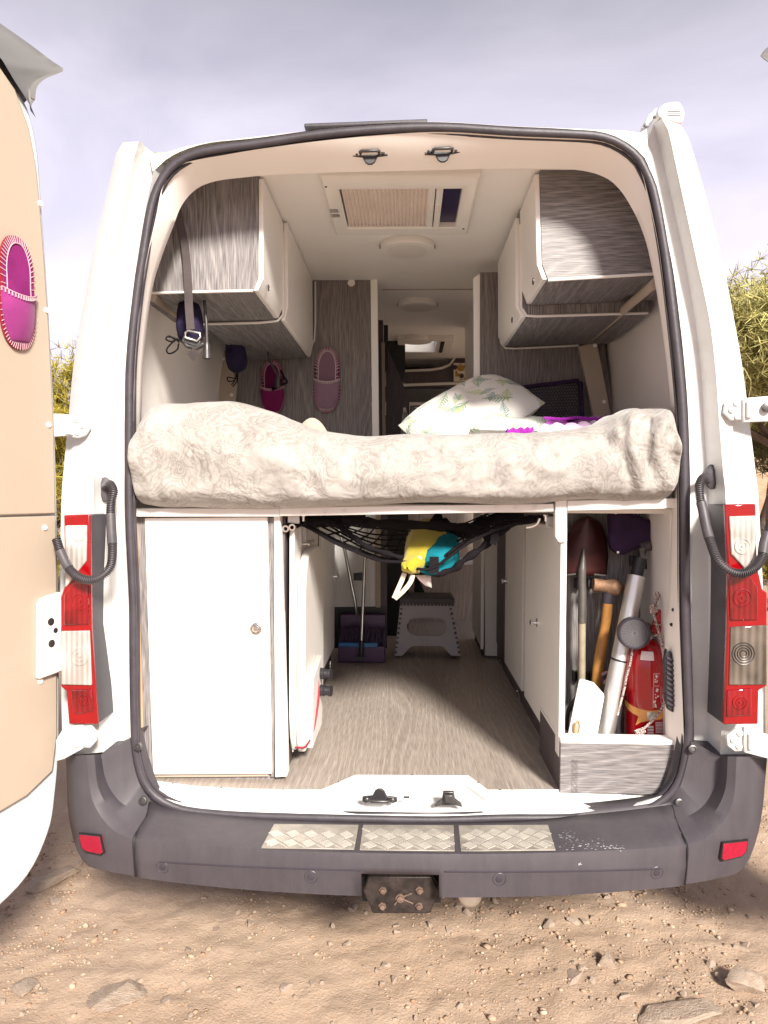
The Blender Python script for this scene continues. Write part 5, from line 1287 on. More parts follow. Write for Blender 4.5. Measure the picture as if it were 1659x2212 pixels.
# ================================================================== BATHROOM FRONT, KITCHEN, AISLE FURNITURE
YB = 1.90
bp = thing('low_cupboard', (at(770, 1313, YB).x, YB, FLOOR), 'white cupboard front with latch between the broom and the aisle door', 'cupboard')
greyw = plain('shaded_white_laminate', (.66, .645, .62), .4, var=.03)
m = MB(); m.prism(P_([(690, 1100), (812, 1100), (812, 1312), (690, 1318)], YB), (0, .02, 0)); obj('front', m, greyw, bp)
m = MB(); m.prism(P_([(811, 1100), (822, 1100), (822, 1312), (811, 1312)], YB-.01), (0, .03, 0)); obj('cream_edge', m, M['cream'], bp)
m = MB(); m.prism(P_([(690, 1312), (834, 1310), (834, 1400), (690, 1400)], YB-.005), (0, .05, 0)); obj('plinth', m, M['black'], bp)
m = MB(); m.prism(P_([(822, 1100), (836, 1100), (836, 1400), (822, 1400)], YB), (0, .03, 0)); obj('dark_edge', m, M['wood_dk'], bp)
m = MB(); m.prism(P_([(764, 1238), (786, 1236), (786, 1254), (764, 1254)], YB-.006), (0, .012, 0)); obj('latch_plate', m, M['plastic_black'], bp, bevel=.002)
aj = part_thing('aisle_doorway', 'pale strip of a door frame left of the teal bag', 'door frame', [(882, 1090), (895, 1090), (895, 1283), (882, 1283)], 2.5, 'cream', .03)
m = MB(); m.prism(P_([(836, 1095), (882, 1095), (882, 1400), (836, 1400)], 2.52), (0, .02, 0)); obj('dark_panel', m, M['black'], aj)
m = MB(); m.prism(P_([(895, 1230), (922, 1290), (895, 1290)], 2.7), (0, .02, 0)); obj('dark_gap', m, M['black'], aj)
bs = part_thing('storage_bench', 'light oak bench base lit at the far end of the floor', 'bench base', [(880, 1225), (1030, 1219), (1030, 1280), (880, 1287)], 2.95, 'wood_lt', .02)
m = MB(); m.prism(P_([(960, 1206), (1030, 1205), (1030, 1219), (960, 1222)], 2.94), (0, .02, 0)); obj('white_rail', m, M['laminate'], bs)
# kitchen cabinets on the right
XK = at(1205, 1600, .10).x
kr = thing('base_cabinet', (XK, .7, FLOOR), 'row of white lower cupboard doors along the right of the aisle', 'cabinet')
zr_ = 1.445
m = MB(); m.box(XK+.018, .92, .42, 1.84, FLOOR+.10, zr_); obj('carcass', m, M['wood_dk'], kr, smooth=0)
m = MB(); m.box(XK+.03, XK+.05, .05, 1.9, FLOOR, FLOOR+.10); obj('plinth', m, M['wood_dk'], kr, smooth=0)
m = MB(); m.box(XK, XK+.018, .13, .76, FLOOR+.10, 1.40); k1 = obj('door', m, M['laminate'], kr, bevel=.002)
m = MB(); m.box(XK-.004, XK+.014, .07, .122, FLOOR+.10, 1.40); obj('white_post', m, M['laminate'], kr, bevel=.002)
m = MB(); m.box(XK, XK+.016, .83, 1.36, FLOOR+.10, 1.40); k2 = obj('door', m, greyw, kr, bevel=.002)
pk = atx(1161, 1345, XK); chrome_knob(k1, V((XK, pk.y, pk.z)), (-1, 0, 0))
pk = atx(1081, 1243, XK); chrome_knob(k2, V((XK, min(1.3, pk.y), pk.z)), (-1, 0, 0))
for px, py in ((1177, 1633), (1121, 1506), (1090, 1438)):
    p = atz(px, py, FLOOR+.02); m = MB(); m.tube([V((XK+.026, p.y, FLOOR+.01)), V((XK+.02, p.y, FLOOR+.045)), V((XK+.012, p.y-.01, FLOOR+.05))], .003, 6); obj('door_catch', m, M['chrome'], kr, smooth=60)
m = MB(); m.obox(at(1207, 1163, .11), V((.008, 0, 0)), V((0, .01, 0)), V((0, 0, .007))); m.obox(at(1215, 1172, .10), V((.012, 0, -.006)), V((0, .006, 0)), V((.002, 0, .006))); obj('hinge_clip', m, M['steel'], kr, bevel=.002)
kk = thing('kitchen_unit', (at(1068, 1415, YB).x, YB, FLOOR), 'grey white kitchen unit jutting into the aisle on the right', 'kitchen unit')
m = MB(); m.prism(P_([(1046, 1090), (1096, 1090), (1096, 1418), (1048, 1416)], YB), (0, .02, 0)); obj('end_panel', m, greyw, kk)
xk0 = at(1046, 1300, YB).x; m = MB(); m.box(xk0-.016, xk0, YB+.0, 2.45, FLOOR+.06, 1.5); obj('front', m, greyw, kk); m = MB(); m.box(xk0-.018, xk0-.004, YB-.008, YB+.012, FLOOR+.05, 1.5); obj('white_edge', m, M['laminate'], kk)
m = MB(); m.box(xk0, .9, YB+.02, 2.45, FLOOR, 1.5); obj('carcass', m, M['wood_dk'], kk, smooth=0)
# ------------------------------------------------------------------ step stool
YS0 = 1.86
st = thing('step_stool', (at(925, 1417, YS0).x, YS0+.1, FLOOR), 'grey plastic folding step stool with oval hand hole on the oak floor', 'step stool')
Z3 = lambda x, y: (575+.2667*x, 1061.8+.2667*y)
outl = [(1085, 905), (1500, 905), (1575, 1330), (1495, 1330), (1485, 1290), (1460, 1262), (1420, 1250), (1190, 1250), (1150, 1262), (1128, 1290), (1112, 1330), (1040, 1330)]
hole = [(1205, 1022), (1400, 1022), (1440, 1040), (1462, 1075), (1462, 1115), (1440, 1150), (1400, 1168), (1205, 1168), (1165, 1150), (1142, 1115), (1142, 1075), (1165, 1040)]
def plate_hole(m, out, hol, Y, th):
    o = [at(*Z3(*p), Y) for p in out]; h = [at(*Z3(*p), Y) for p in hol]; cx = sum(p.x for p in h)/len(h); cz = sum(p.z for p in h)/len(h)
    K = 72
    def hit(poly, a):
        d = V((math.cos(a), 0, math.sin(a))); best = 0
        for i in range(len(poly)):
            p, q = poly[i], poly[(i+1) % len(poly)]; e_ = q-p; den = d.x*e_.z-d.z*e_.x
            if abs(den) < 1e-12: continue
            wx, wz = p.x-cx, p.z-cz; t_ = (wx*e_.z-wz*e_.x)/den; s_ = (wx*d.z-wz*d.x)/den
            if t_ > 0 and -1e-6 <= s_ <= 1+1e-6: best = max(best, t_)
        return V((cx, Y, cz))+d*best
    angs = [2*math.pi*k/K for k in range(K)]+[math.atan2(p.z-cz, p.x-cx) % (2*math.pi) for p in o]
    angs = sorted(set(round(a, 4) for a in angs)); A = [hit(h, a) for a in angs]; B = [hit(o, a) for a in angs]; d = V((0, th, 0))
    rows_ = [A, B, [p+d for p in B], [p+d for p in A]]; m.grid(rows_, cu=True, cv=True)
m = MB(); plate_hole(m, outl, hole, YS0, .012); obj('leg_panel', m, M['stool'], st, smooth=25)
m = MB(); plate_hole(m, outl, hole, YS0+.20, .012); m.v = [(x, y, z) for x, y, z in m.v]; obj('leg_panel', m, M['stool'], st, smooth=25)
m = MB()
tf = [at(*Z3(1080, 862), YS0-.01), at(*Z3(1525, 862), YS0-.01)]
zt_ = at(*Z3(1300, 862), YS0-.01).z; zb_ = at(*Z3(1300, 912), YS0-.01).z
m.box(tf[0].x, tf[1].x, YS0-.012, YS0+.225, zb_, zt_); obj('top', m, M['stool_dk'], st, bevel=.006)
m = MB()
for r_ in range(5):
    for c_ in range(14):
        x = tf[0].x+.015+(tf[1].x-tf[0].x-.03)*(c_+.5*(r_ % 2)+.25)/14; m.lathe((x, YS0+.01+r_*.045, zt_), (0, 0, 1), [(.006, 0), (.005, .002), (0, .0024)], 8)
for c_ in range(16): x = tf[0].x+(tf[1].x-tf[0].x)*(c_+.5)/16; m.box(x-.007, x+.007, YS0-.016, YS0-.011, zb_-.008, zb_+.012)
obj('grip_dot', m, M['stool_dk'], st, smooth=40, kind='stuff')
m = MB()
for sx2 in (0, 1):
    a, b = (at(*Z3(1092, 925), YS0), at(*Z3(1042, 1325), YS0)) if not sx2 else (at(*Z3(1497, 925), YS0), at(*Z3(1573, 1325), YS0))
    sgn = -1 if not sx2 else 1
    m.obox((a+b)/2+V((-sgn*.004, .105, 0)), V((.004, 0, 0)), V((0, .10, 0)), (b-a)/2)
sp_ = obj('side_panel', m, M['stool_dk'], st, bevel=.002)
m = MB()
for sx2 in (0, 1):
    a, b = (at(*Z3(1092, 930), YS0), at(*Z3(1042, 1320), YS0)) if not sx2 else (at(*Z3(1497, 930), YS0), at(*Z3(1573, 1320), YS0))
    for k in range(10):
        p = a.lerp(b, (k+.5)/10); m.obox(p+V((0.004 if not sx2 else -.004, -.002, 0)), V((.006, 0, 0)), V((0, .004, 0)), V((0, 0, .0065 if k % 2 else .004)))
obj('hinge_tooth', m, M['stool_dk'], st, smooth=0)

# ------------------------------------------------------------------ broom and dustpan
YD = 1.74
dp = thing('dustpan', (at(780, 1420, YD).x, YD, FLOOR), 'dark violet long handled dustpan standing on the floor beside the stool', 'dustpan')
m = MB(); a = at(*Z3(582, 1345), YD); b = at(*Z3(962, 1345), YD); h = at(*Z3(770, 1255), YD).z-a.z
zb2 = FLOOR+.006; m.box(a.x, b.x, YD, YD+.012, zb2, zb2+.085); m.box(a.x, b.x, YD+.10, YD+.112, zb2, zb2+.235); m.box(a.x, a.x+.01, YD+.01, YD+.10, zb2, zb2+.11); m.box(b.x-.01, b.x, YD+.01, YD+.10, zb2, zb2+.11); m.box(a.x, b.x, YD+.0, YD+.11, zb2-.004, zb2+.004)
obj('pan', m, M['violet_plastic'], dp, bevel=.004)
m = MB(); m.tube([at(727, 1128, YD-.02), at(745, 1190, YD-.02), at(767, 1300, YD-.01), at(771, 1330, YD+.03)], .0085, 10); obj('handle', m, M['steel'], dp, smooth=60)
bm_ = thing('broom', (at(780, 1420, YD).x, YD-.05, FLOOR), 'broom with a long metal pole and blue bristled head lying in the dustpan', 'broom')
m = MB(); m.tube([at(793, 1125, YD-.06), at(788, 1210, YD-.06), at(781, 1385, YD-.05)], .009, 10); obj('pole', m, M['steel'], bm_, smooth=60)
m = MB(); m.tube([at(781, 1383, YD-.05), at(780, 1416, YD-.05)], .0115, 10); c = at(779, 1421, YD-.05); m.box(c.x-.02, c.x+.02, c.y-.01, c.y+.01, c.z-.012, c.z+.008); obj('socket', m, M['plastic_black'], bm_, smooth=40)
m = MB(); p, q = at(*Z3(585, 1250), YD-.008), at(*Z3(958, 1225), YD-.008); m.box(p.x, p.x+(q.x-p.x)*.86, YD-.022, YD+.0-.002, p.z-.004, p.z+.020); obj('head', m, M['blue_plastic'], bm_, bevel=.004)
m = MB(); random.seed(5)
for k in range(120):
    x = p.x+(q.x-p.x)*random.random(); y = YD-.01+.05*random.random(); l = .055+.02*random.random()
    m.tube([V((x, y, p.z+.018)), V((x+random.uniform(-.012, .012), y+.02, p.z+.018+l))], .0022, 4)
obj('bristles', m, plain('dark_bristle', (.09, .06, .11), .7, var=.6, scale=200), bm_, smooth=0, kind='stuff')

# ------------------------------------------------------------------ cargo net, sack
nt_ = thing('cargo_net', (at(900, 1150, .6).x, .6, 1.25), 'black stretched cargo net slung under the bed board', 'net')
def sag(u, v):          # u across 0..1, v front to back
    xl = at(618, 1130, .2).x; xr = at(1120, 1120, .2).x
    x = xl+(xr-xl)*u; base = 1.415; d = .13*(math.sin(math.pi*min(1, u*1.0))**1.5)*(1-.35*v)
    if u > .55: d += .03*math.exp(-((u-.62)/.1)**2)*(1-v)
    return V((x, .16+v*1.05, base-d+.02*math.sin(u*9+v*4)*v))
m = MB()
for v in (0, .06, .2, .33, .46, .6, .75, .9):
    m.tube([sag(u, v)+V((0, 0, .006*noise.noise(V((u*7, v*9, 0))))) for u in np.linspace(0, 1, 40)], .005 if v < .1 else .0034, 6)
for u in np.linspace(.04, .96, 15):
    m.tube([sag(min(1, max(0, u+.10*v)), v) for v in np.linspace(0, .9, 14)], .0032, 5)
obj('mesh', m, M['net'], nt_, smooth=60)
m = MB()
P1 = crom([at(x, y, .2) for x, y in ((618, 1142), (660, 1130), (700, 1128), (735, 1140), (765, 1160), (790, 1180), (830, 1194), (870, 1206))], 30)
m.tube(P1, [.006+.005*math.sin(i*.8)**2 for i in range(30)], 7)
P2 = crom([at(x, y, .22) for x, y in ((1180, 1118), (1120, 1128), (1078, 1150), (1055, 1172), (1030, 1192), (1000, 1212), (980, 1230), (940, 1238), (890, 1234))], 30)
m.tube(P2, [.008+.007*math.sin(i*.7)**2 for i in range(30)], 7)
m.tube(crom([at(x, y, .3) for x, y in ((740, 1115), (800, 1130), (1000, 1140), (1060, 1160))], 20), [.012+.009*math.sin(i*1.3)**2 for i in range(20)], 7)
m.tube(crom([at(x, y, .5) for x, y in ((935, 1116), (960, 1135), (1000, 1150), (1060, 1125), (1130, 1115))], 20), [.018+.012*math.sin(i*1.1)**2 for i in range(20)], 7)
m.tube(crom([at(x, y, .45) for x, y in ((620, 1118), (700, 1125), (790, 1122))], 16), [.018+.01*math.sin(i*1.7)**2 for i in range(16)], 7)
obj('gathered_edge', m, M['net'], nt_, smooth=60)
m = MB(); m.prism(P_([(1062, 1148), (1076, 1140), (1078, 1162), (1070, 1178), (1058, 1174)], .18), (0, .012, 0)); m.prism(P_([(928, 1203), (948, 1203), (948, 1238), (926, 1240)], .16), (0, .01, 0)); obj('velcro_tab', m, M['net'], nt_)
m = MB()
for px, py in ((622, 1146), (636, 1143)): m.lathe(at(px-4, py-4, .13), (0, -1, 0), [(.011, 0), (.011, .012), (.006, .012), (.006, .0), (0, 0)], 12)
for px in (656, 1178): a, b = at(px, 1112, .12), at(px, 1126, .12); m.tube([a, b], .005, 6); m.lathe(a, (0, 0, -1), [(.009, 0), (.009, .004), (0, .005)], 8)
m.tube(crom([at(x, y, .14) for x, y in ((1166, 1120), (1160, 1132), (1148, 1138), (1136, 1140))], 12), .004, 6)
obj('eye_hook', m, M['chrome'], nt_, smooth=40)
m = MB()
for px, py in ((1186, 1098),): m.obox(at(px, py, .13), V((.018, 0, -.006)), V((0, .02, 0)), V((.003, 0, .012)))
for px in (634, 1192): m.obox(at(px, 1118 if px < 900 else 1128, .14), V((.02, 0, 0)), V((0, .004, 0)), V((0, 0, .018)))
obj('metal_clamp', m, M['steel'], nt_, bevel=.003)
# sack
sk = thing('sack', at(900, 1190, .5), 'yellow and teal nylon stuff sack lying in the black net', 'bag')
def loft(pxrings, n_=20, wob=.006, seed=0):
    rows_ = []
    for k, (cx_, cy_, rx, rz, Y) in enumerate(pxrings):
        c = at(cx_, cy_, Y); s_ = (Y+2.2)/1626; r = []
        for j in range(n_):
            a = 2*math.pi*j/n_; w_ = 1+.08*math.sin(5*a+k*.7+seed)+.05*noise.noise(V((math.cos(a)*2, math.sin(a)*2, k*.5+seed)))
            r.append(c+V((math.cos(a)*rx*s_*w_, wob*math.sin(3*a+k), math.sin(a)*rz*s_*w_)))
        rows_.append(r)
    return [[a.lerp(b, f) for a, b in zip(r1, r2)] for r1, r2 in zip(rows_, rows_[1:]) for f in (0, .33, .66)]+[rows_[-1]]
m = MB(); m.grid(loft([(880, 1227, 2, 2, .125), (881, 1226, 9, 7, .13), (884, 1224, 18, 15, .155), (896, 1217, 26, 21, .21), (914, 1198, 42, 32, .30), (926, 1178, 48, 38, .42), (928, 1160, 46, 36, .6), (928, 1148, 36, 28, .75), (928, 1145, 8, 6, .8)]), cv=True)
obj('yellow_side', m, M['yellow'], sk, smooth=180, fix=False)
m = MB(); m.grid(loft([(925, 1226, 4, 4, .20), (926, 1225, 22, 17, .20), (946, 1212, 36, 28, .24), (958, 1200, 36, 36, .33), (960, 1185, 34, 38, .45), (958, 1170, 30, 32, .6), (955, 1160, 8, 8, .7)], seed=2), cv=True)
obj('teal_side', m, M['teal'], sk, smooth=180, fix=False)
m = MB(); m.lathe(at(905, 1207, .195), (.3, -1, .4), [(.006, 0), (.007, .008), (.004, .01), (.003, .014), (0, .014)], 10); obj('toggle', m, M['label_white'], sk)
m = MB()
for strand in (((874, 1238), (867, 1256), (858, 1276), (851, 1292)), ((892, 1242), (886, 1258), (872, 1276), (853, 1294))):
    ribbon(m, crom([at(x, y, .17+.004*i) for i, (x, y) in enumerate(strand)], 18), .015, .0013, .1, .35)
stp = obj('beige_strap', m, M['strap_beige'], sk, smooth=40)
m = MB(); m.grid([[at(896, 1240, .26), at(925, 1238, .26), at(932, 1238, .26)], [at(905, 1252, .26), at(922, 1258, .25), at(930, 1246, .26)], [at(920, 1264, .27), at(930, 1268, .26), at(932, 1270, .26)]]); o_ = obj('lining_flap', m, M['label_white'], sk, smooth=180, fix=False); o_.modifiers.new('t', 'SOLIDIFY').thickness = .003

# ------------------------------------------------------------------ tool locker on the right
YQ = .40
lk = thing('tool_locker', (at(1330, 1600, .1).x, .2, FLOOR), 'open tool locker with grey wood back and white edging on the right', 'locker')
m = MB(); m.prism(P_([(1196, 1085), (1480, 1085), (1480, 1620), (1196, 1620)], YQ), (0, .015, 0)); obj('back_board', m, M['wood_v'], lk, smooth=0)
m = MB(); m.prism(P_([(1200, 1078), (1225, 1078), (1225, 1170), (1208, 1172), (1200, 1160)], .055), (0, .03, 0)); obj('notched_post', m, M['laminate'], lk, bevel=.002)
m = MB(); m.prism(P_([(1226, 1081), (1462, 1076), (1462, 1098), (1226, 1103)], .05), (0, .33, 0)); obj('top_rail', m, M['laminate'], lk, bevel=.002)
m = MB(); m.prism(P_([(1447, 1100), (1470, 1100), (1470, 1600), (1447, 1600)], .11), (0, .30, 0)); obj('right_side', m, M['laminate'], lk)
zl_ = at(1330, 1604, .05).z; zb_ = at(1330, 1690, .05).z; xl_ = at(1211, 1640, .05).x; xr_ = at(1467, 1640, .05).x
m = MB(); m.box(xl_, xr_, .05, .065, FLOOR, zl_-.004); obj('front_board', m, M['wood_h'], lk, smooth=0)
m = MB(); m.box(xl_-.001, xr_+.001, .046, .10, zl_-.004, zl_+.010); m.box(xl_-.002, xl_+.020, .10, .40, zl_-.004, zl_+.008); obj('front_edge', m, M['laminate'], lk, bevel=.002)
m = MB(); m.box(xr_-.004, xr_+.006, .046, .06, FLOOR+.01, zl_-.004); obj('right_edge', m, M['laminate'], lk)
m = MB(); m.box(xl_+.01, xr_-.002, .066, .40, FLOOR+.02, FLOOR+.034); obj('bottom_board', m, M['wood_dk'], lk, smooth=0)
m = MB(); m.box(xl_-.0, xl_+.018, .066, .40, FLOOR, zl_-.006); obj('left_board', m, M['wood_dk'], lk, smooth=0)
m = MB(); m.box(XK+.019, XK+.026, .125, .40, zl_+.02, 1.40); obj('left_side', m, M['wood_v'], lk, smooth=0)
def clip(pxs, Y=YQ):
    m = MB()
    for px, py in pxs:
        c = at(px, py, Y-.016)
        for dx in (-.006, .006): m.obox(c+V((dx, 0, 0)), V((.004, 0, 0)), V((0, .016, 0)), V((0, 0, .017)))
    return obj('tool_clip', m, M['plastic_black'], lk, bevel=.002)
clip([(1248, 1261), (1274, 1261)]); clip([(1244, 1460), (1271, 1463)]); clip([(1368, 1212), (1399, 1218)], .36); clip([(1428, 1155)], .37)
# spade
YSp = .345
sd_ = thing('spade', at(1258, 1490, YSp), 'dark steel spade hung blade up on the grey wood back board', 'spade')
bl_ = [(1211, 1243), (1214, 1200), (1222, 1165), (1237, 1135), (1256, 1118), (1272, 1113), (1288, 1118), (1303, 1135), (1313, 1160), (1317, 1195), (1309, 1243), (1276, 1240), (1262, 1186), (1246, 1240)]
blp = [(1211, 1243), (1214, 1200), (1222, 1165), (1237, 1135), (1256, 1118), (1272, 1113), (1288, 1118), (1303, 1135), (1313, 1160), (1317, 1195), (1309, 1243)]
m = MB(); rows_ = []
for i in range(14):
    t_ = i/13; y = 1243-t_*129
    hw = np.interp(y, [1113, 1118, 1135, 1165, 1200, 1243], [2, 17, 33, 45, 51, 51]); cxp = np.interp(y, [1113, 1243], [1270, 1260])
    rows_.append([at(cxp+hw*(2*j/14-1), y, YSp-.012+.026*abs(2*j/14-1)**1.6) for j in range(15)])
m.grid(rows_); o_ = obj('blade', m, M['spade'], sd_, smooth=180, fix=False); o_.modifiers.new('t', 'SOLIDIFY').thickness = .003
m = MB(); m.tube(crom([at(x, y, YSp-.022) for x, y in ((1261, 1186), (1259, 1215), (1257, 1245), (1258, 1290), (1257, 1345))], 24), [.004+.010*min(1, i/9) for i in range(24)], 12); 
rr = [at(1250, 1243, YSp-.014), at(1240, 1241, YSp-.012)]
obj('socket', m, M['spade_grey'], sd_, smooth=60)
m = MB()
for a_, b_ in (((1211, 1243), (1244, 1240)), ((1274, 1240), (1309, 1243))): m.tube([at(*a_, YSp+.002), at(*b_, YSp-.012)], .0035, 6)
obj('tread_edge', m, M['spade_grey'], sd_, smooth=60)
m = MB(); m.tube([at(1257, 1343, YSp-.02), at(1257, 1420, YSp-.02), at(1256, 1500, YSp-.02)], .0125, 10); obj('shaft', m, M['ash'], sd_, smooth=60)
m = MB(); m.tube(crom([at(x, y, YSp-.02) for x, y in ((1256, 1495), (1240, 1515), (1228, 1535), (1226, 1575), (1250, 1580), (1268, 1575), (1266, 1530), (1258, 1500))], 30), .0075, 8); obj('handle', m, M['plastic_black'], sd_, smooth=60)
# sheathed tool on a metal tube
ax_ = thing('sheathed_tool', at(1305, 1590, .25), 'silver tube with a black joint and navy cloth cover over its head', 'tool')
cv_ = [(1317, 1106), (1328, 1102), (1342, 1103), (1412, 1124), (1424, 1134), (1431, 1165), (1428, 1176), (1400, 1180), (1382, 1184), (1362, 1194), (1350, 1199), (1336, 1198), (1322, 1188), (1317, 1165), (1320, 1140)]
m = MB(); m.prism([p for p in P_(cv_, .29)], (0, .05, 0)); cvo = obj('cover', m, M['navy2'], ax_, bevel=.014, seg=3)
m = MB()
for px, py in ((1330, 1108), (1413, 1128), (1335, 1193)): m.lathe(at(px, py, .289), (0, -1, 0), [(.006, 0), (.004, .003), (0, .0035)], 10)
obj('stud', m, M['chrome'], cvo)
m = MB(); m.tube([at(1303, 1605, .20), at(1375, 1244, .27)], .0285, 24); tu_ = obj('tube', m, M['alu'], ax_, smooth=60)
m = MB(); a_, b_ = at(1338.5, 1423, .234), at(1337.5, 1427, .234); m.tube([a_, b_], .0292, 24); obj('tube_band', m, M['plastic_black'], tu_, smooth=60)
m = MB(); m.tube([at(1374, 1246, .27), at(1384, 1206, .28)], .020, 16); m.tube([at(1384, 1206, .28), at(1391, 1178, .285)], .013, 12); jn = obj('joint', m, M['plastic_black'], ax_, smooth=50)
m = MB(); m.obox(at(1387, 1196, .264), V((.006, 0, .001)), V((0, .003, 0)), V((-.004, 0, .018))); m.lathe(at(1389, 1187, .262), (0, -1, 0), [(.006, 0), (.006, .003), (0, .003)], 10); obj('joint_pin', m, M['spade_grey'], jn)
m = MB(); m.tube([at(1384, 1184, .285), at(1404, 1178, .285)], .016, 10); obj('grey_collar', m, M['webbing'], ax_, smooth=60)
# round grille
rg = thing('round_grille', at(1365, 1368, .17), 'round black slotted disc in front of the silver tube', 'disc')
c = at(1365, 1368, .165); nrm_ = V((-.10, -1, .10)).normalized(); r0 = 34*(2.37)/1626
m = MB(); m.lathe(c-nrm_*.024+V((.008, 0, 0)), nrm_, [(r0*1.02, 0), (r0*1.03, .012), (r0, .026), (r0*.93, .029), (r0*.88, .026), (0, .026)], 40); obj('body', m, M['housing'], rg)
m = MB(); u_ = nrm_.cross(V((0, 0, 1))).normalized(); v_ = u_.cross(nrm_); cc_ = c+V((.008, 0, 0))+nrm_*.0025
for k in range(24):
    a = 2*math.pi*k/24; d = u_*math.cos(a)+v_*math.sin(a); m.tube([cc_+d*r0*.10, cc_+d*r0*.82], .0011, 4)
for f in (.35, .44, .53, .62, .71, .80): m.tube([cc_+(u_*math.cos(a)+v_*math.sin(a))*r0*f for a in np.linspace(0, 2*math.pi, 33)[:-1]], .0009, 4, closed=True)
obj('grid_bars', m, plain('disc_grid', (.13, .125, .13), .5), rg, smooth=0, kind='stuff')
# hammer
hm_ = thing('hammer', at(1287, 1480, .30), 'club hammer with rusty head and varnished wooden handle', 'hammer')
m = MB(); a_, b_ = at(1281, 1263, .31), at(1347, 1272, .31); d = (b_-a_); L_ = d.length
m.lathe(a_, d, [(.0205, 0), (.022, .004), (.0215, L_*.42), (.026, L_*.52), (.029, L_*.66), (.026, L_*.82), (.015, L_*.90), (.013, L_*.97), (.008, L_), (0, L_)], 18); obj('head', m, M['rust'], hm_, smooth=50)
m = MB(); m.tube([at(1316, 1278, .31), at(1313, 1294, .31), at(1312, 1308, .31)], [.021, .019, .018], 12, flat=.8); obj('collar', m, M['housing'], hm_, smooth=60)
m = MB(); m.tube(crom([at(x, y, .305) for x, y in ((1313, 1304), (1308, 1350), (1299, 1400), (1291, 1450), (1286, 1500))], 24), [.0165, .0165, .0165, .0165, .0165, .0165, .0165, .0165, .017, .0175, .018, .018, .018, .0185, .0185, .0185, .0185, .018, .0175, .017, .0165, .016, .016, .016], 12, flat=.85); obj('handle', m, M['hickory'], hm_, smooth=60)
m = MB(); m.tube(crom([at(x, y, .29) for x, y in ((1300, 1458), (1312, 1452), (1318, 1462), (1306, 1474), (1316, 1478), (1322, 1466))], 20), .005, 6); tag(obj('pink_cord', m, M['thread_pink'], smooth=60, origin=at(1310, 1465, .29)), 'loop of pink cord between the hammer handle and the silver tube', 'cord')
# white board
wb = thing('cutting_board', at(1265, 1588, .18), 'plain white cutting board with an oval hole leaning in the tool locker', 'cutting board')
pb = [(1262, 1481), (1266, 1478), (1294, 1486), (1313, 1508), (1314, 1514), (1286, 1606), (1222, 1606)]
q0 = P_(pb, .14); q0 = [V((p.x, p.y+.06*(p.z-.75)/.15, p.z)) for p in q0]
m = MB(); m.prism(q0, (0, .012, 0)); obj('board', m, M['board'], wb, bevel=.003)
m = MB(); cc_ = at(1246, 1572, .1375); ring = [cc_+V((.008*math.cos(a)+.005*math.sin(a)*.4, 0, .021*math.sin(a))) for a in np.linspace(0, 2*math.pi, 25)[:-1]]
m.prism(ring, (0, .003, 0)); ho = obj('hand_hole', m, M['cream'], wb, smooth=0)
m = MB(); m.tube([p+V((0, -.001, 0)) for p in ring], .002, 5, closed=True); obj('hole_rim', m, M['hickory'], wb, smooth=60)
# fire extinguisher
ce = at(1397, 1500, .235); re_ = 47.5*(2.40)/1626; ex_base = V((ce.x, ce.y, FLOOR+.035))
zsh = at(1397, 1440, .2).z; ztop = at(1397, 1388, .2).z
fe = thing('fire_extinguisher', ex_base, 'red fire extinguisher with orange band and white printed label', 'fire extinguisher')
m = MB(); H0 = ex_base.z
m.lathe(ex_base, (0, 0, 1), [(re_*.95, 0), (re_, .012), (re_, zsh-H0-.01), (re_*.985, zsh-H0+.012), (re_*.90, zsh-H0+.038), (re_*.70, zsh-H0+.062), (re_*.42, zsh-H0+.078), (re_*.30, zsh-H0+.082), (re_*.28, ztop-H0), (0, ztop-H0)], 48)
obj('cylinder', m, M['ext_red'], fe, smooth=60)
m = MB(); zn = zsh+.082; m.lathe((ce.x-.004, ce.y, zn), (0, 0, 1), [(.019, 0), (.020, .004), (.020, .012), (.012, .014), (0, .014)], 20); obj('neck_ring', m, M['label_white'], fe)
m = MB(); m.lathe((ce.x-.004, ce.y, zn+.012), (0, 0, 1), [(.012, 0), (.015, .006), (.015, .034), (.010, .04), (0, .04)], 14); m.tube([V((ce.x+.004, ce.y, zn+.028)), V((ce.x+.05, ce.y-.01, zn+.02))], .009, 10); obj('valve', m, M['rust'], fe, smooth=50)
m = MB(); hp = [at(x, y, .20) for x, y in ((1407, 1362), (1412, 1340), (1420, 1322), (1430, 1312), (1444, 1307), (1450, 1316), (1440, 1322), (1432, 1332), (1428, 1345), (1428, 1360), (1418, 1368))]
m.prism([p+V((0, -.011, 0)) for p in hp], (0, .022, 0)); m.prism(P_([(1412, 1366), (1428, 1352), (1448, 1360), (1450, 1374), (1436, 1384), (1420, 1376)], .19), (0, .02, 0)); obj('lever', m, M['ext_red'], fe, bevel=.003)
m = MB(); m.tube(crom([at(x, y, .18) for x, y in ((1411, 1347), (1420, 1352), (1424, 1366), (1414, 1374))], 14), .0018, 5); m.tube([at(1420, 1349, .18), at(1430, 1350, .18)], .0025, 6); m.tube([at(1418, 1372, .185), at(1436, 1388, .185)], .0018, 5); obj('safety_pin', m, M['steel'], fe, smooth=60)
def on_cyl(px, py, lift=.0008):
    d = ray(px, py); ox, oy = CAM_POS.x-ce.x, CAM_POS.y-ce.y; r = re_+lift
    A_ = d.x**2+d.y**2; B_ = 2*(ox*d.x+oy*d.y); C_ = ox*ox+oy*oy-r*r; D_ = B_*B_-4*A_*C_
    if D_ < 0: D_ = 0
    return CAM_POS+d*((-B_-math.sqrt(D_))/(2*A_))
ZE = lambda x, y: ((1500+x/5.82)*.8848, (1440+y/5.82)*.8848)
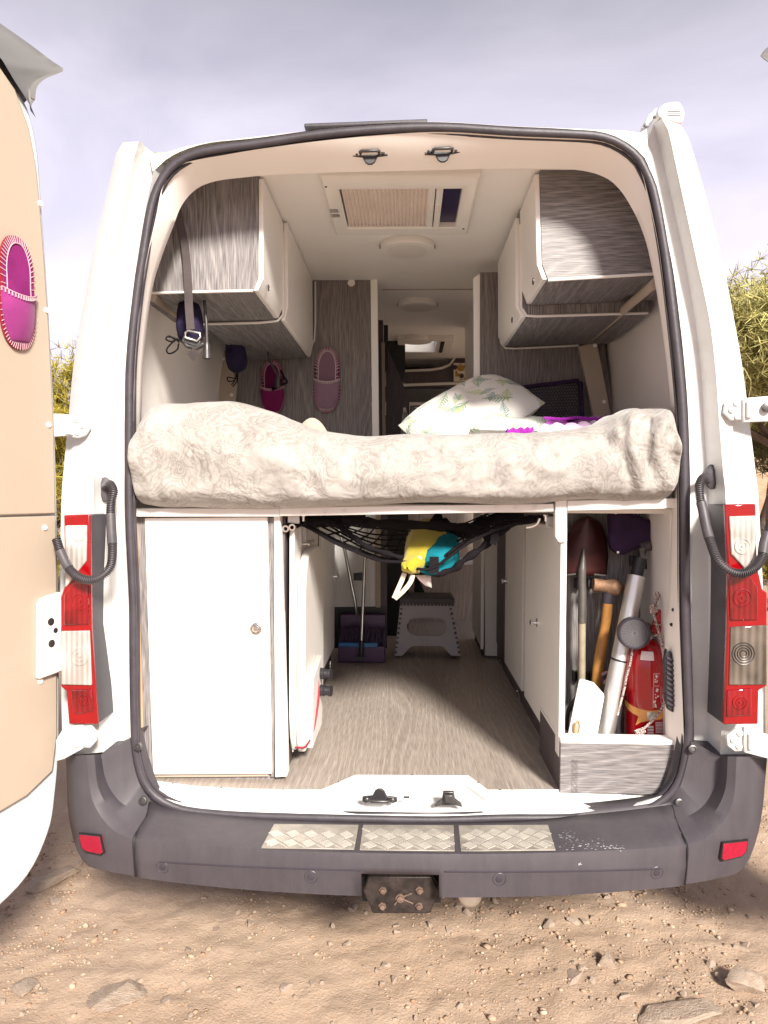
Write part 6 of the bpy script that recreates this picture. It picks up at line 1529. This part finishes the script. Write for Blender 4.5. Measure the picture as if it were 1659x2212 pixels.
def patch(m, x0, y0, x1, y1, lift=.0009, nx_=4, sk=0.0):
    m.grid([[on_cyl(*ZE(x0+(x1-x0)*i/nx_+sk*(y-y0), y+.0*i), lift) for i in range(nx_+1)] for y in (y0, y1)])
m = MB()
bandp = [(150, 1560, 1640), (200, 1610, 1705), (260, 1650, 1755), (330, 1680, 1790), (360, 1690, 1850), (400, 1700, 1880), (440, 1712, 1868), (500, 1718, 1860), (560, 1715, 1855), (640, 1705, 1845), (700, 1690, 1830), (748, 1670, 1800)]
m.grid([[on_cyl(*ZE(x, a + (b-a)*f), .0012) for x, a, b in bandp] for f in (0, .5, 1)]); bnd = obj('orange_band', m, M['orange'], fe, smooth=180, fix=False)
m = MB(); m.add([on_cyl(*ZE(x, y), .0012) for x, y in ((345, 1790), (400, 1868), (300, 1925))], [(0, 1, 2)]); obj('band_end', m, M['orange'], bnd, smooth=0)
m = MB(); patch(m, 465, 1735, 580, 1845, .0024); obj('band_buckle', m, M['steel'], bnd, smooth=0)
m = MB()
random.seed(11)
for x0_, y0_, x1_, y1_ in ((560, 1190, 640, 1196), (560, 1365, 640, 1370), (556, 1190, 561, 1370), (548, 1380, 553, 1690), (660, 1380, 664, 1600)): patch(m, x0_, y0_, x1_, y1_)
for k in range(4):      # the short heading lines, right edge
    y = 1205+k*38
    x = 696
    while x < 765:
        w_ = random.choice((9, 12, 15)); patch(m, x, y, min(770, x+w_), y+24, .0009, 2); x += w_+5
for y, cnt in ((1365, 2), (1400, 2), (1440, 1), (1490, 2), (1530, 1), (1600, 2), (1640, 2)):
    for k in range(cnt): patch(m, 690-(y-1365)*.08, y+k*16, 755, y+k*16+9, .0009, 3)
for cx_, cy_ in ((595, 1225), (600, 1290), (615, 1430), (600, 1505), (575, 1590), (580, 1640)):      # small pictograms
    for k in range(5):
        a = random.uniform(0, 40)-20; b = random.uniform(0, 44)-22; patch(m, cx_+a-9, cy_+b-5, cx_+a+random.uniform(4, 16), cy_+b+random.uniform(5, 20), .0009, 2)
for k in range(8): patch(m, 585, 1885+k*20, 722, 1885+k*20+9, .0009, 3)
for y in (1935, 1975, 2015): patch(m, 470, y, 555, y+30, .0009, 3)
obj('printed_label', m, M['label_white'], fe, smooth=0, fix=False)
m = MB(); m.grid([[on_cyl(*ZE(315+(520-315)*i/5, 860+ (y-860) + i*8), .0) + V((0, .006+.022*(900-y)/50*0, 0)) for i in range(6)] for y in (860, 915)])
# sticker on the shoulder follows the lathe profile
def shoulder(u, zz): 
    prof_ = [(zsh-.01, re_), (zsh+.012, re_*.985), (zsh+.038, re_*.90), (zsh+.062, re_*.70)]
    r = float(np.interp(zz, [p[0] for p in prof_], [p[1] for p in prof_]))+.0012
    return V((ce.x+r*math.sin(u), ce.y-r*math.cos(u), zz))
m = MB(); m.grid([[shoulder(-.62+.62*i/5, zsh+.026+.026*j/3) for i in range(6)] for j in range(4)]); obj('shoulder_sticker', m, M['label_white'], fe, smooth=180, fix=False)
# speckled shock cord
cdp = crom([at(x, y, Y) for x, y, Y in ((1425, 1283, .20), (1419, 1296, .19), (1414, 1312, .175), (1412, 1326, .17), (1420, 1355, .165), (1428, 1380, .16), (1436, 1410, .155), (1442, 1440, .15), (1444, 1470, .15), (1441, 1500, .15), (1430, 1530, .145), (1410, 1556, .14), (1386, 1578, .14))], 90)
m = MB(); m.tube(cdp, .0042, 8)
m.tube(crom([at(x, y, .17) for x, y in ((1424, 1283), (1418, 1280), (1415, 1296), (1413, 1314))], 20), .0035, 7)
for k in range(4): m.tube([at(1404+k*.4, 1310+k*4.2, .165), at(1412, 1307+k*4.2, .157), at(1420, 1309+k*4, .165)], .0038, 7)
for k in range(5): m.tube([at(1372+k*3.4, 1577-k*1.2, .13), at(1377+k*3, 1586-k*1.5, .125), at(1382+k*2.6, 1590-k*2.5, .135)], .005, 7)
ck = tag(obj('shock_cord', m, M['cord'], smooth=60, origin=at(1425, 1450, .16)), 'black and white speckled cord knotted in front of the fire extinguisher', 'cord')
m = MB(); m.tube(crom([at(x, y, .19) for x, y in ((1366, 1402), (1362, 1430), (1354, 1460), (1348, 1490), (1340, 1520), (1334, 1545))], 50), .0038, 8)
tag(obj('shock_cord', m, M['cord'], smooth=60, origin=at(1350, 1470, .19)), 'speckled cord hanging between the silver tube and the fire extinguisher', 'cord')
m = MB(); m.tube(crom([at(x, y, .21) for x, y in ((1340, 1490), (1336, 1530), (1332, 1570), (1338, 1605))], 20), [.012]*20, 8); tag(obj('dark_handle', m, M['plastic_black'], smooth=60, origin=at(1336, 1550, .21)), 'black tool handle wedged between the silver tube and the extinguisher', 'handle')

# ================================================================== STONES AND GRAVEL
def rock(seed, sub=2):
    bm = bmesh.new(); bmesh.ops.create_icosphere(bm, subdivisions=sub, radius=1.0)
    rs = random.Random(seed); planes = [(V((rs.gauss(0, 1), rs.gauss(0, 1), rs.gauss(0, 1))).normalized(), rs.uniform(.30, .80)) for _ in range(14)]
    for v in bm.verts:
        for n_, d in planes:
            k = v.co.dot(n_)-d
            if k > 0: v.co -= n_*k*.97
        v.co *= 1+.09*noise.noise(v.co*2.5+V((seed, 0, 0)))+.05*noise.noise(v.co*6+V((seed, 0, 0)))
    me = bpy.data.meshes.new('stone'); bm.to_mesh(me); bm.free()
    me.polygons.foreach_set('use_smooth', [True]*len(me.polygons)); me.set_sharp_from_angle(angle=R(32)); return me
rm = NT('pale_limestone'); rn = rm.noise(3.5, 5, .65); rm.bump(rm.noise(14, 4, .7), .5, .05)
M['stone'] = rm.done(rm.ramp(rn, [(.3, (.36, .265, .20)), (.7, (.46, .375, .305))]), .95, 0, .1)
rocks = [rock(s, 4 if s < 4 else 3) for s in range(10)]
for r_ in rocks: r_.materials.append(M['stone'])
def gz(px, py):
    p = atz(px, py, 0)
    for _ in range(4): p = atz(px, py, gh(p.x, p.y))
    return p
def stone(px, py, wpx, fl, rot, k, label, group=None, hgt=.25):
    p = gz(px, py); s = wpx/2*(p.y+2.2)/1626/ .8
    o = bpy.data.objects.new('stone', rocks[k]); COL.objects.link(o)
    o.location = p+V((0, 0, s*fl*hgt)); o.scale = (s, s*.85, s*fl*(.75 if wpx > 60 else .95)); o.rotation_euler = (random.uniform(-.2, .2), random.uniform(-.2, .2), rot)
    tag(o, label, 'stone', group); return o
random.seed(21)
for a in [(265, 2150, 150, .30, .3, 0, 'largest flat grey stone half buried at the lower left of the dirt'),
          (120, 1900, 110, .35, 1.0, 1, 'long flat stone lying between the open left door and the bumper'),
          (1600, 2130, 95, .6, .6, 2, 'large angular pale stone at the lower right of the dirt'),
          (1310, 2083, 48, .75, 2.0, 3, 'pointed pale stone on the open dirt right of the middle'),
          (1475, 2190, 170, .18, .2, 1, 'broad flat buried slab at the bottom right of the dirt'),
          (1183, 2003, 40, .7, .3, 4, 'rounded pale stone below the right step plate'),
          (1237, 1990, 34, .6, 1.2, 5, 'pale stone just right of the rounded one below the step plate'),
          (992, 1962, 26, .8, .4, 6, 'pale stone beside the silver silencer under the bumper'),
          (1009, 1973, 24, .8, 2.2, 7, 'pale stone directly below the silver silencer'),
          (115, 1948, 34, .7, .2, 8, 'small upright stone with a dark side on the left of the dirt'),
          (170, 1868, 30, .5, .9, 9, 'small pale stone under the left end of the bumper'),
          (1258, 2095, 28, .7, .8, 6, 'small pale stone left of the pointed stone'),
          (1560, 2115, 34, .6, 1.8, 4, 'small stone touching the large angular stone'),
          (1535, 2085, 30, .6, .5, 7, 'tilted stone above the buried slab, left of the angular stone'),
          (355, 2165, 30, .6, 2.6, 5, 'small rounded stone right of the largest flat stone'),
          (1346, 2155, 34, .5, 1.4, 8, 'small flat stone left of the buried slab'),
          (45, 2140, 70, .35, 2.2, 2, 'grey stone near the bottom left corner of the dirt'),
          (615, 2135, 44, .3, .9, 3, 'thin flat stone lying alone in the middle of the dirt'),
          (1240, 2110, 60, .25, .4, 9, 'low flat stone sunk in the dirt beside the small pale one')]:
    stone(*a)
for k in range(110):
    px = random.uniform(0, 1659); py = random.uniform(1935, 2212)
    if k % 5 == 0: py = random.uniform(2100, 2212)
    stone(px, py, random.uniform(11, 24), random.uniform(.5, .85), random.uniform(0, 6.28), random.randrange(4, 10), 'small pale stone among the gravel behind the van', 'small stones in the gravel', .3)
# gravel: thousands of little angular chips in one mesh
ico = bmesh.new(); bmesh.ops.create_icosphere(ico, subdivisions=1, radius=1); ico.verts.ensure_lookup_table()
bv_ = np.array([v.co[:] for v in ico.verts]); bf_ = np.array([[v.index for v in f.verts] for f in ico.faces]); ico.free()
NG = 34000
cen = np.stack([rng.uniform(-1.9, 1.9, NG), rng.uniform(-.62, 1.6, NG)], 1)
siz = np.clip(rng.lognormal(-5.75, .52, NG), .0016, .015)
# clusters: keep fewer chips where slow noise is low
keepm = np.array([noise.noise(V((x*1.7, y*1.7, 33)))+.6*noise.noise(V((x*5, y*5, 3))) > rng.uniform(-.25, .5) for x, y in cen]); cen = cen[keepm]; siz = siz[keepm]; NG = len(siz)
zz = np.array([gh(x, y) for x, y in cen])
ang = rng.uniform(0, 2*np.pi, NG); vv = bv_[None]*(1+rng.uniform(-.32, .32, (NG, len(bv_), 1)))
vv = vv*siz[:, None, None]*np.stack([rng.uniform(.8, 1.4, NG), rng.uniform(.6, 1, NG), rng.uniform(.4, .75, NG)], 1)[:, None, :]
ca, sa = np.cos(ang)[:, None], np.sin(ang)[:, None]
X_ = vv[..., 0]*ca-vv[..., 1]*sa; Y_ = vv[..., 0]*sa+vv[..., 1]*ca
vv[..., 0] = X_+cen[:, 0:1]; vv[..., 1] = Y_+cen[:, 1:2]; vv[..., 2] += (zz+siz*.25)[:, None]
ff = (bf_[None]+(np.arange(NG)*len(bv_))[:, None, None]).reshape(-1, 3)
def npmesh(name, verts, faces, mat, sides=3):
    me = bpy.data.meshes.new(name); me.vertices.add(len(verts)); me.vertices.foreach_set('co', np.asarray(verts, np.float32).ravel())
    me.loops.add(faces.size); me.loops.foreach_set('vertex_index', faces.astype(np.int32).ravel())
    me.polygons.add(len(faces)); me.polygons.foreach_set('loop_start', np.arange(0, faces.size, sides, dtype=np.int32)); me.polygons.foreach_set('loop_total', np.full(len(faces), sides, np.int32))
    me.update(calc_edges=True); me.materials.append(mat); o = bpy.data.objects.new(name, me); COL.objects.link(o); return o
gm = NT('gravel_chips'); gi = gm.n('ShaderNodeNewGeometry').outputs['Random Per Island']
M['gravel'] = gm.done(gm.ramp(gi, [(.0, (.31, .20, .13)), (.6, (.42, .30, .215)), (.93, (.46, .35, .265)), (1, (.49, .40, .32))]), .95, 0, .1)
tag(npmesh('gravel', vv.reshape(-1, 3), ff, M['gravel']), kind='stuff')

# ================================================================== TREES AND SHRUBS
def pine(label, base, H, trunk_h, crown_c, crown_r, ncl, col, seed, nneed=125, nl=.12):
    rs = np.random.default_rng(seed); base = V(base); t = thing('pine_tree', base, label, 'tree', 'pine trees behind the van')
    m = MB(); P = [base+V((.10*math.sin(i*.9+seed), .1*math.cos(i*.7), H*.8*i/9)) for i in range(10)]; m.tube(P, [.17*(1-i/11) for i in range(10)], 8)
    bark = plain('pine_bark', (.11, .075, .055), .9, var=.4, scale=8, bump=.5, bscale=30)
    cl = []
    for k in range(ncl):
        while True:
            d = rs.normal(0, 1, 3); d /= np.linalg.norm(d); r = rs.uniform(.35, 1)**.45
            p = np.array(crown_c)+d*r*np.array(crown_r)*(1+.18*math.sin(d[0]*5+d[2]*7+seed))
            if p[2] > trunk_h: break
        cl.append(p)
    cl = np.array(cl)
    for k in range(0, ncl, max(1, ncl//26)):
        q = V(cl[k]); h = min(H*.75, max(trunk_h*.6, q.z-base.z-(q-base).xy.length*.45)); a = base+V((0, 0, h)); i_ = min(9, int(h/(H*.8)*9)); a = P[i_]
        m.tube([a, a.lerp(q, .5)+V((0, 0, -.1)), q], [.05, .035, .012], 5)
    obj('trunk', m, bark, t, smooth=60)
    # needles: every clump is a ball of tufts, each tuft a spray of slim triangles
    n = ncl*nneed; c = np.repeat(cl, nneed, 0)+rs.normal(0, .22, (n, 3))*np.array([1, 1, .75])
    per = 9; c2 = np.repeat(c, per, 0); N_ = len(c2)
    d = rs.normal(0, 1, (N_, 3)); d[:, 2] += .55; d /= np.linalg.norm(d, axis=1)[:, None]
    s = np.cross(d, rs.normal(0, 1, (N_, 3))); s /= np.linalg.norm(s, axis=1)[:, None]; L = nl*rs.uniform(.7, 1.3, (N_, 1))
    v = np.stack([c2-s*.0055, c2+s*.0055, c2+d*L+s*.003, c2+d*L-s*.003], 1).reshape(-1, 3)
    f = np.arange(len(v)).reshape(-1, 4)
    nm = NT('needles'); oi = nm.n('ShaderNodeNewGeometry').outputs['Random Per Island']
    cm = nm.ramp(nm.math('ADD', nm.math('MULTIPLY', oi, .55), nm.math('MULTIPLY', nm.noise(1.3, 2), .45)), [(.25, tuple(x*.55 for x in col)), (.55, col), (.85, tuple(x*1.5 for x in col))])
    mt = nm.done(cm, .7, 0, .2); 
    o = npmesh('crown', v, f, mt, 4); o.parent = t; o.location = -base
    return t
yg = (.30, .24, .035); gg = (.40, .37, .14)
pine('tall yellow green pine at the right behind the van, reaching highest', (4.9, 7.8, -.1), 6.2, .9, (4.95, 7.6, 3.35), (1.8, 1.5, .82), 90, gg, 2)
pine('dense olive pine showing between the open left door and the van', (-5.7, 8.6, -.1), 4.4, .5, (-5.5, 8.4, 1.95), (1.9, 1.5, 1.65), 120, yg, 5)
pine('sparse dark pine showing behind the right door hinge', (6.0, 10.5, -.1), 4.2, .4, (6.5, 10.4, 2.7), (1.2, 1.0, .5), 22, (.12, .115, .045), 9)
# shrubs on the slope at the right
def shrub(label, c, r, n_, col, seed):
    rs = np.random.default_rng(seed); t = thing('shrub', c, label, 'shrub', 'shrubs on the slope behind the van')
    d = rs.normal(0, 1, (n_, 3)); d /= np.linalg.norm(d, axis=1)[:, None]; d[:, 2] = np.abs(d[:, 2])
    p = d*np.array([r, r, r*.85])*rs.uniform(.3, 1, (n_, 1))**.5
    a = rs.normal(0, 1, (n_, 3)); a /= np.linalg.norm(a, axis=1)[:, None]; b = np.cross(a, rs.normal(0, 1, (n_, 3))); b /= np.linalg.norm(b, axis=1)[:, None]
    s_ = .035*r/.6; v = np.stack([p-a*s_, p+b*s_*.5, p+a*s_, p-b*s_*.5], 1).reshape(-1, 3); f = np.arange(len(v)).reshape(-1, 4)
    nm = NT('shrub_leaf'); oi = nm.n('ShaderNodeNewGeometry').outputs['Random Per Island']
    mt = nm.done(nm.ramp(oi, [(.1, tuple(x*.5 for x in col)), (.9, tuple(x*1.4 for x in col))]), .7, 0, .2)
    o = npmesh('foliage', v, f, mt, 4); o.parent = t
    m = MB(); random.seed(seed)
    for k in range(9): q = V((random.uniform(-.6, .6)*r, random.uniform(-.6, .6)*r, r*.6)); m.tube([V(c)+V((0, 0, -.05)), V(c)+q*.5, V(c)+q], [.018, .012, .006], 5)
    obj('stem', m, plain('shrub_stem', (.12, .085, .06), .9), t, smooth=60)
shrub('yellow green shrub at the right edge level with the tail light', (5.2, 8.2, .35), .62, 1600, (.30, .27, .05), 3)
shrub('pale green shrub above the yellow one at the right edge', (6.4, 10.6, .7), .7, 1400, (.22, .23, .09), 4)
shrub('olive shrub low down left of the van', (-6.4, 9.6, .2), .9, 1800, (.20, .17, .04), 6)
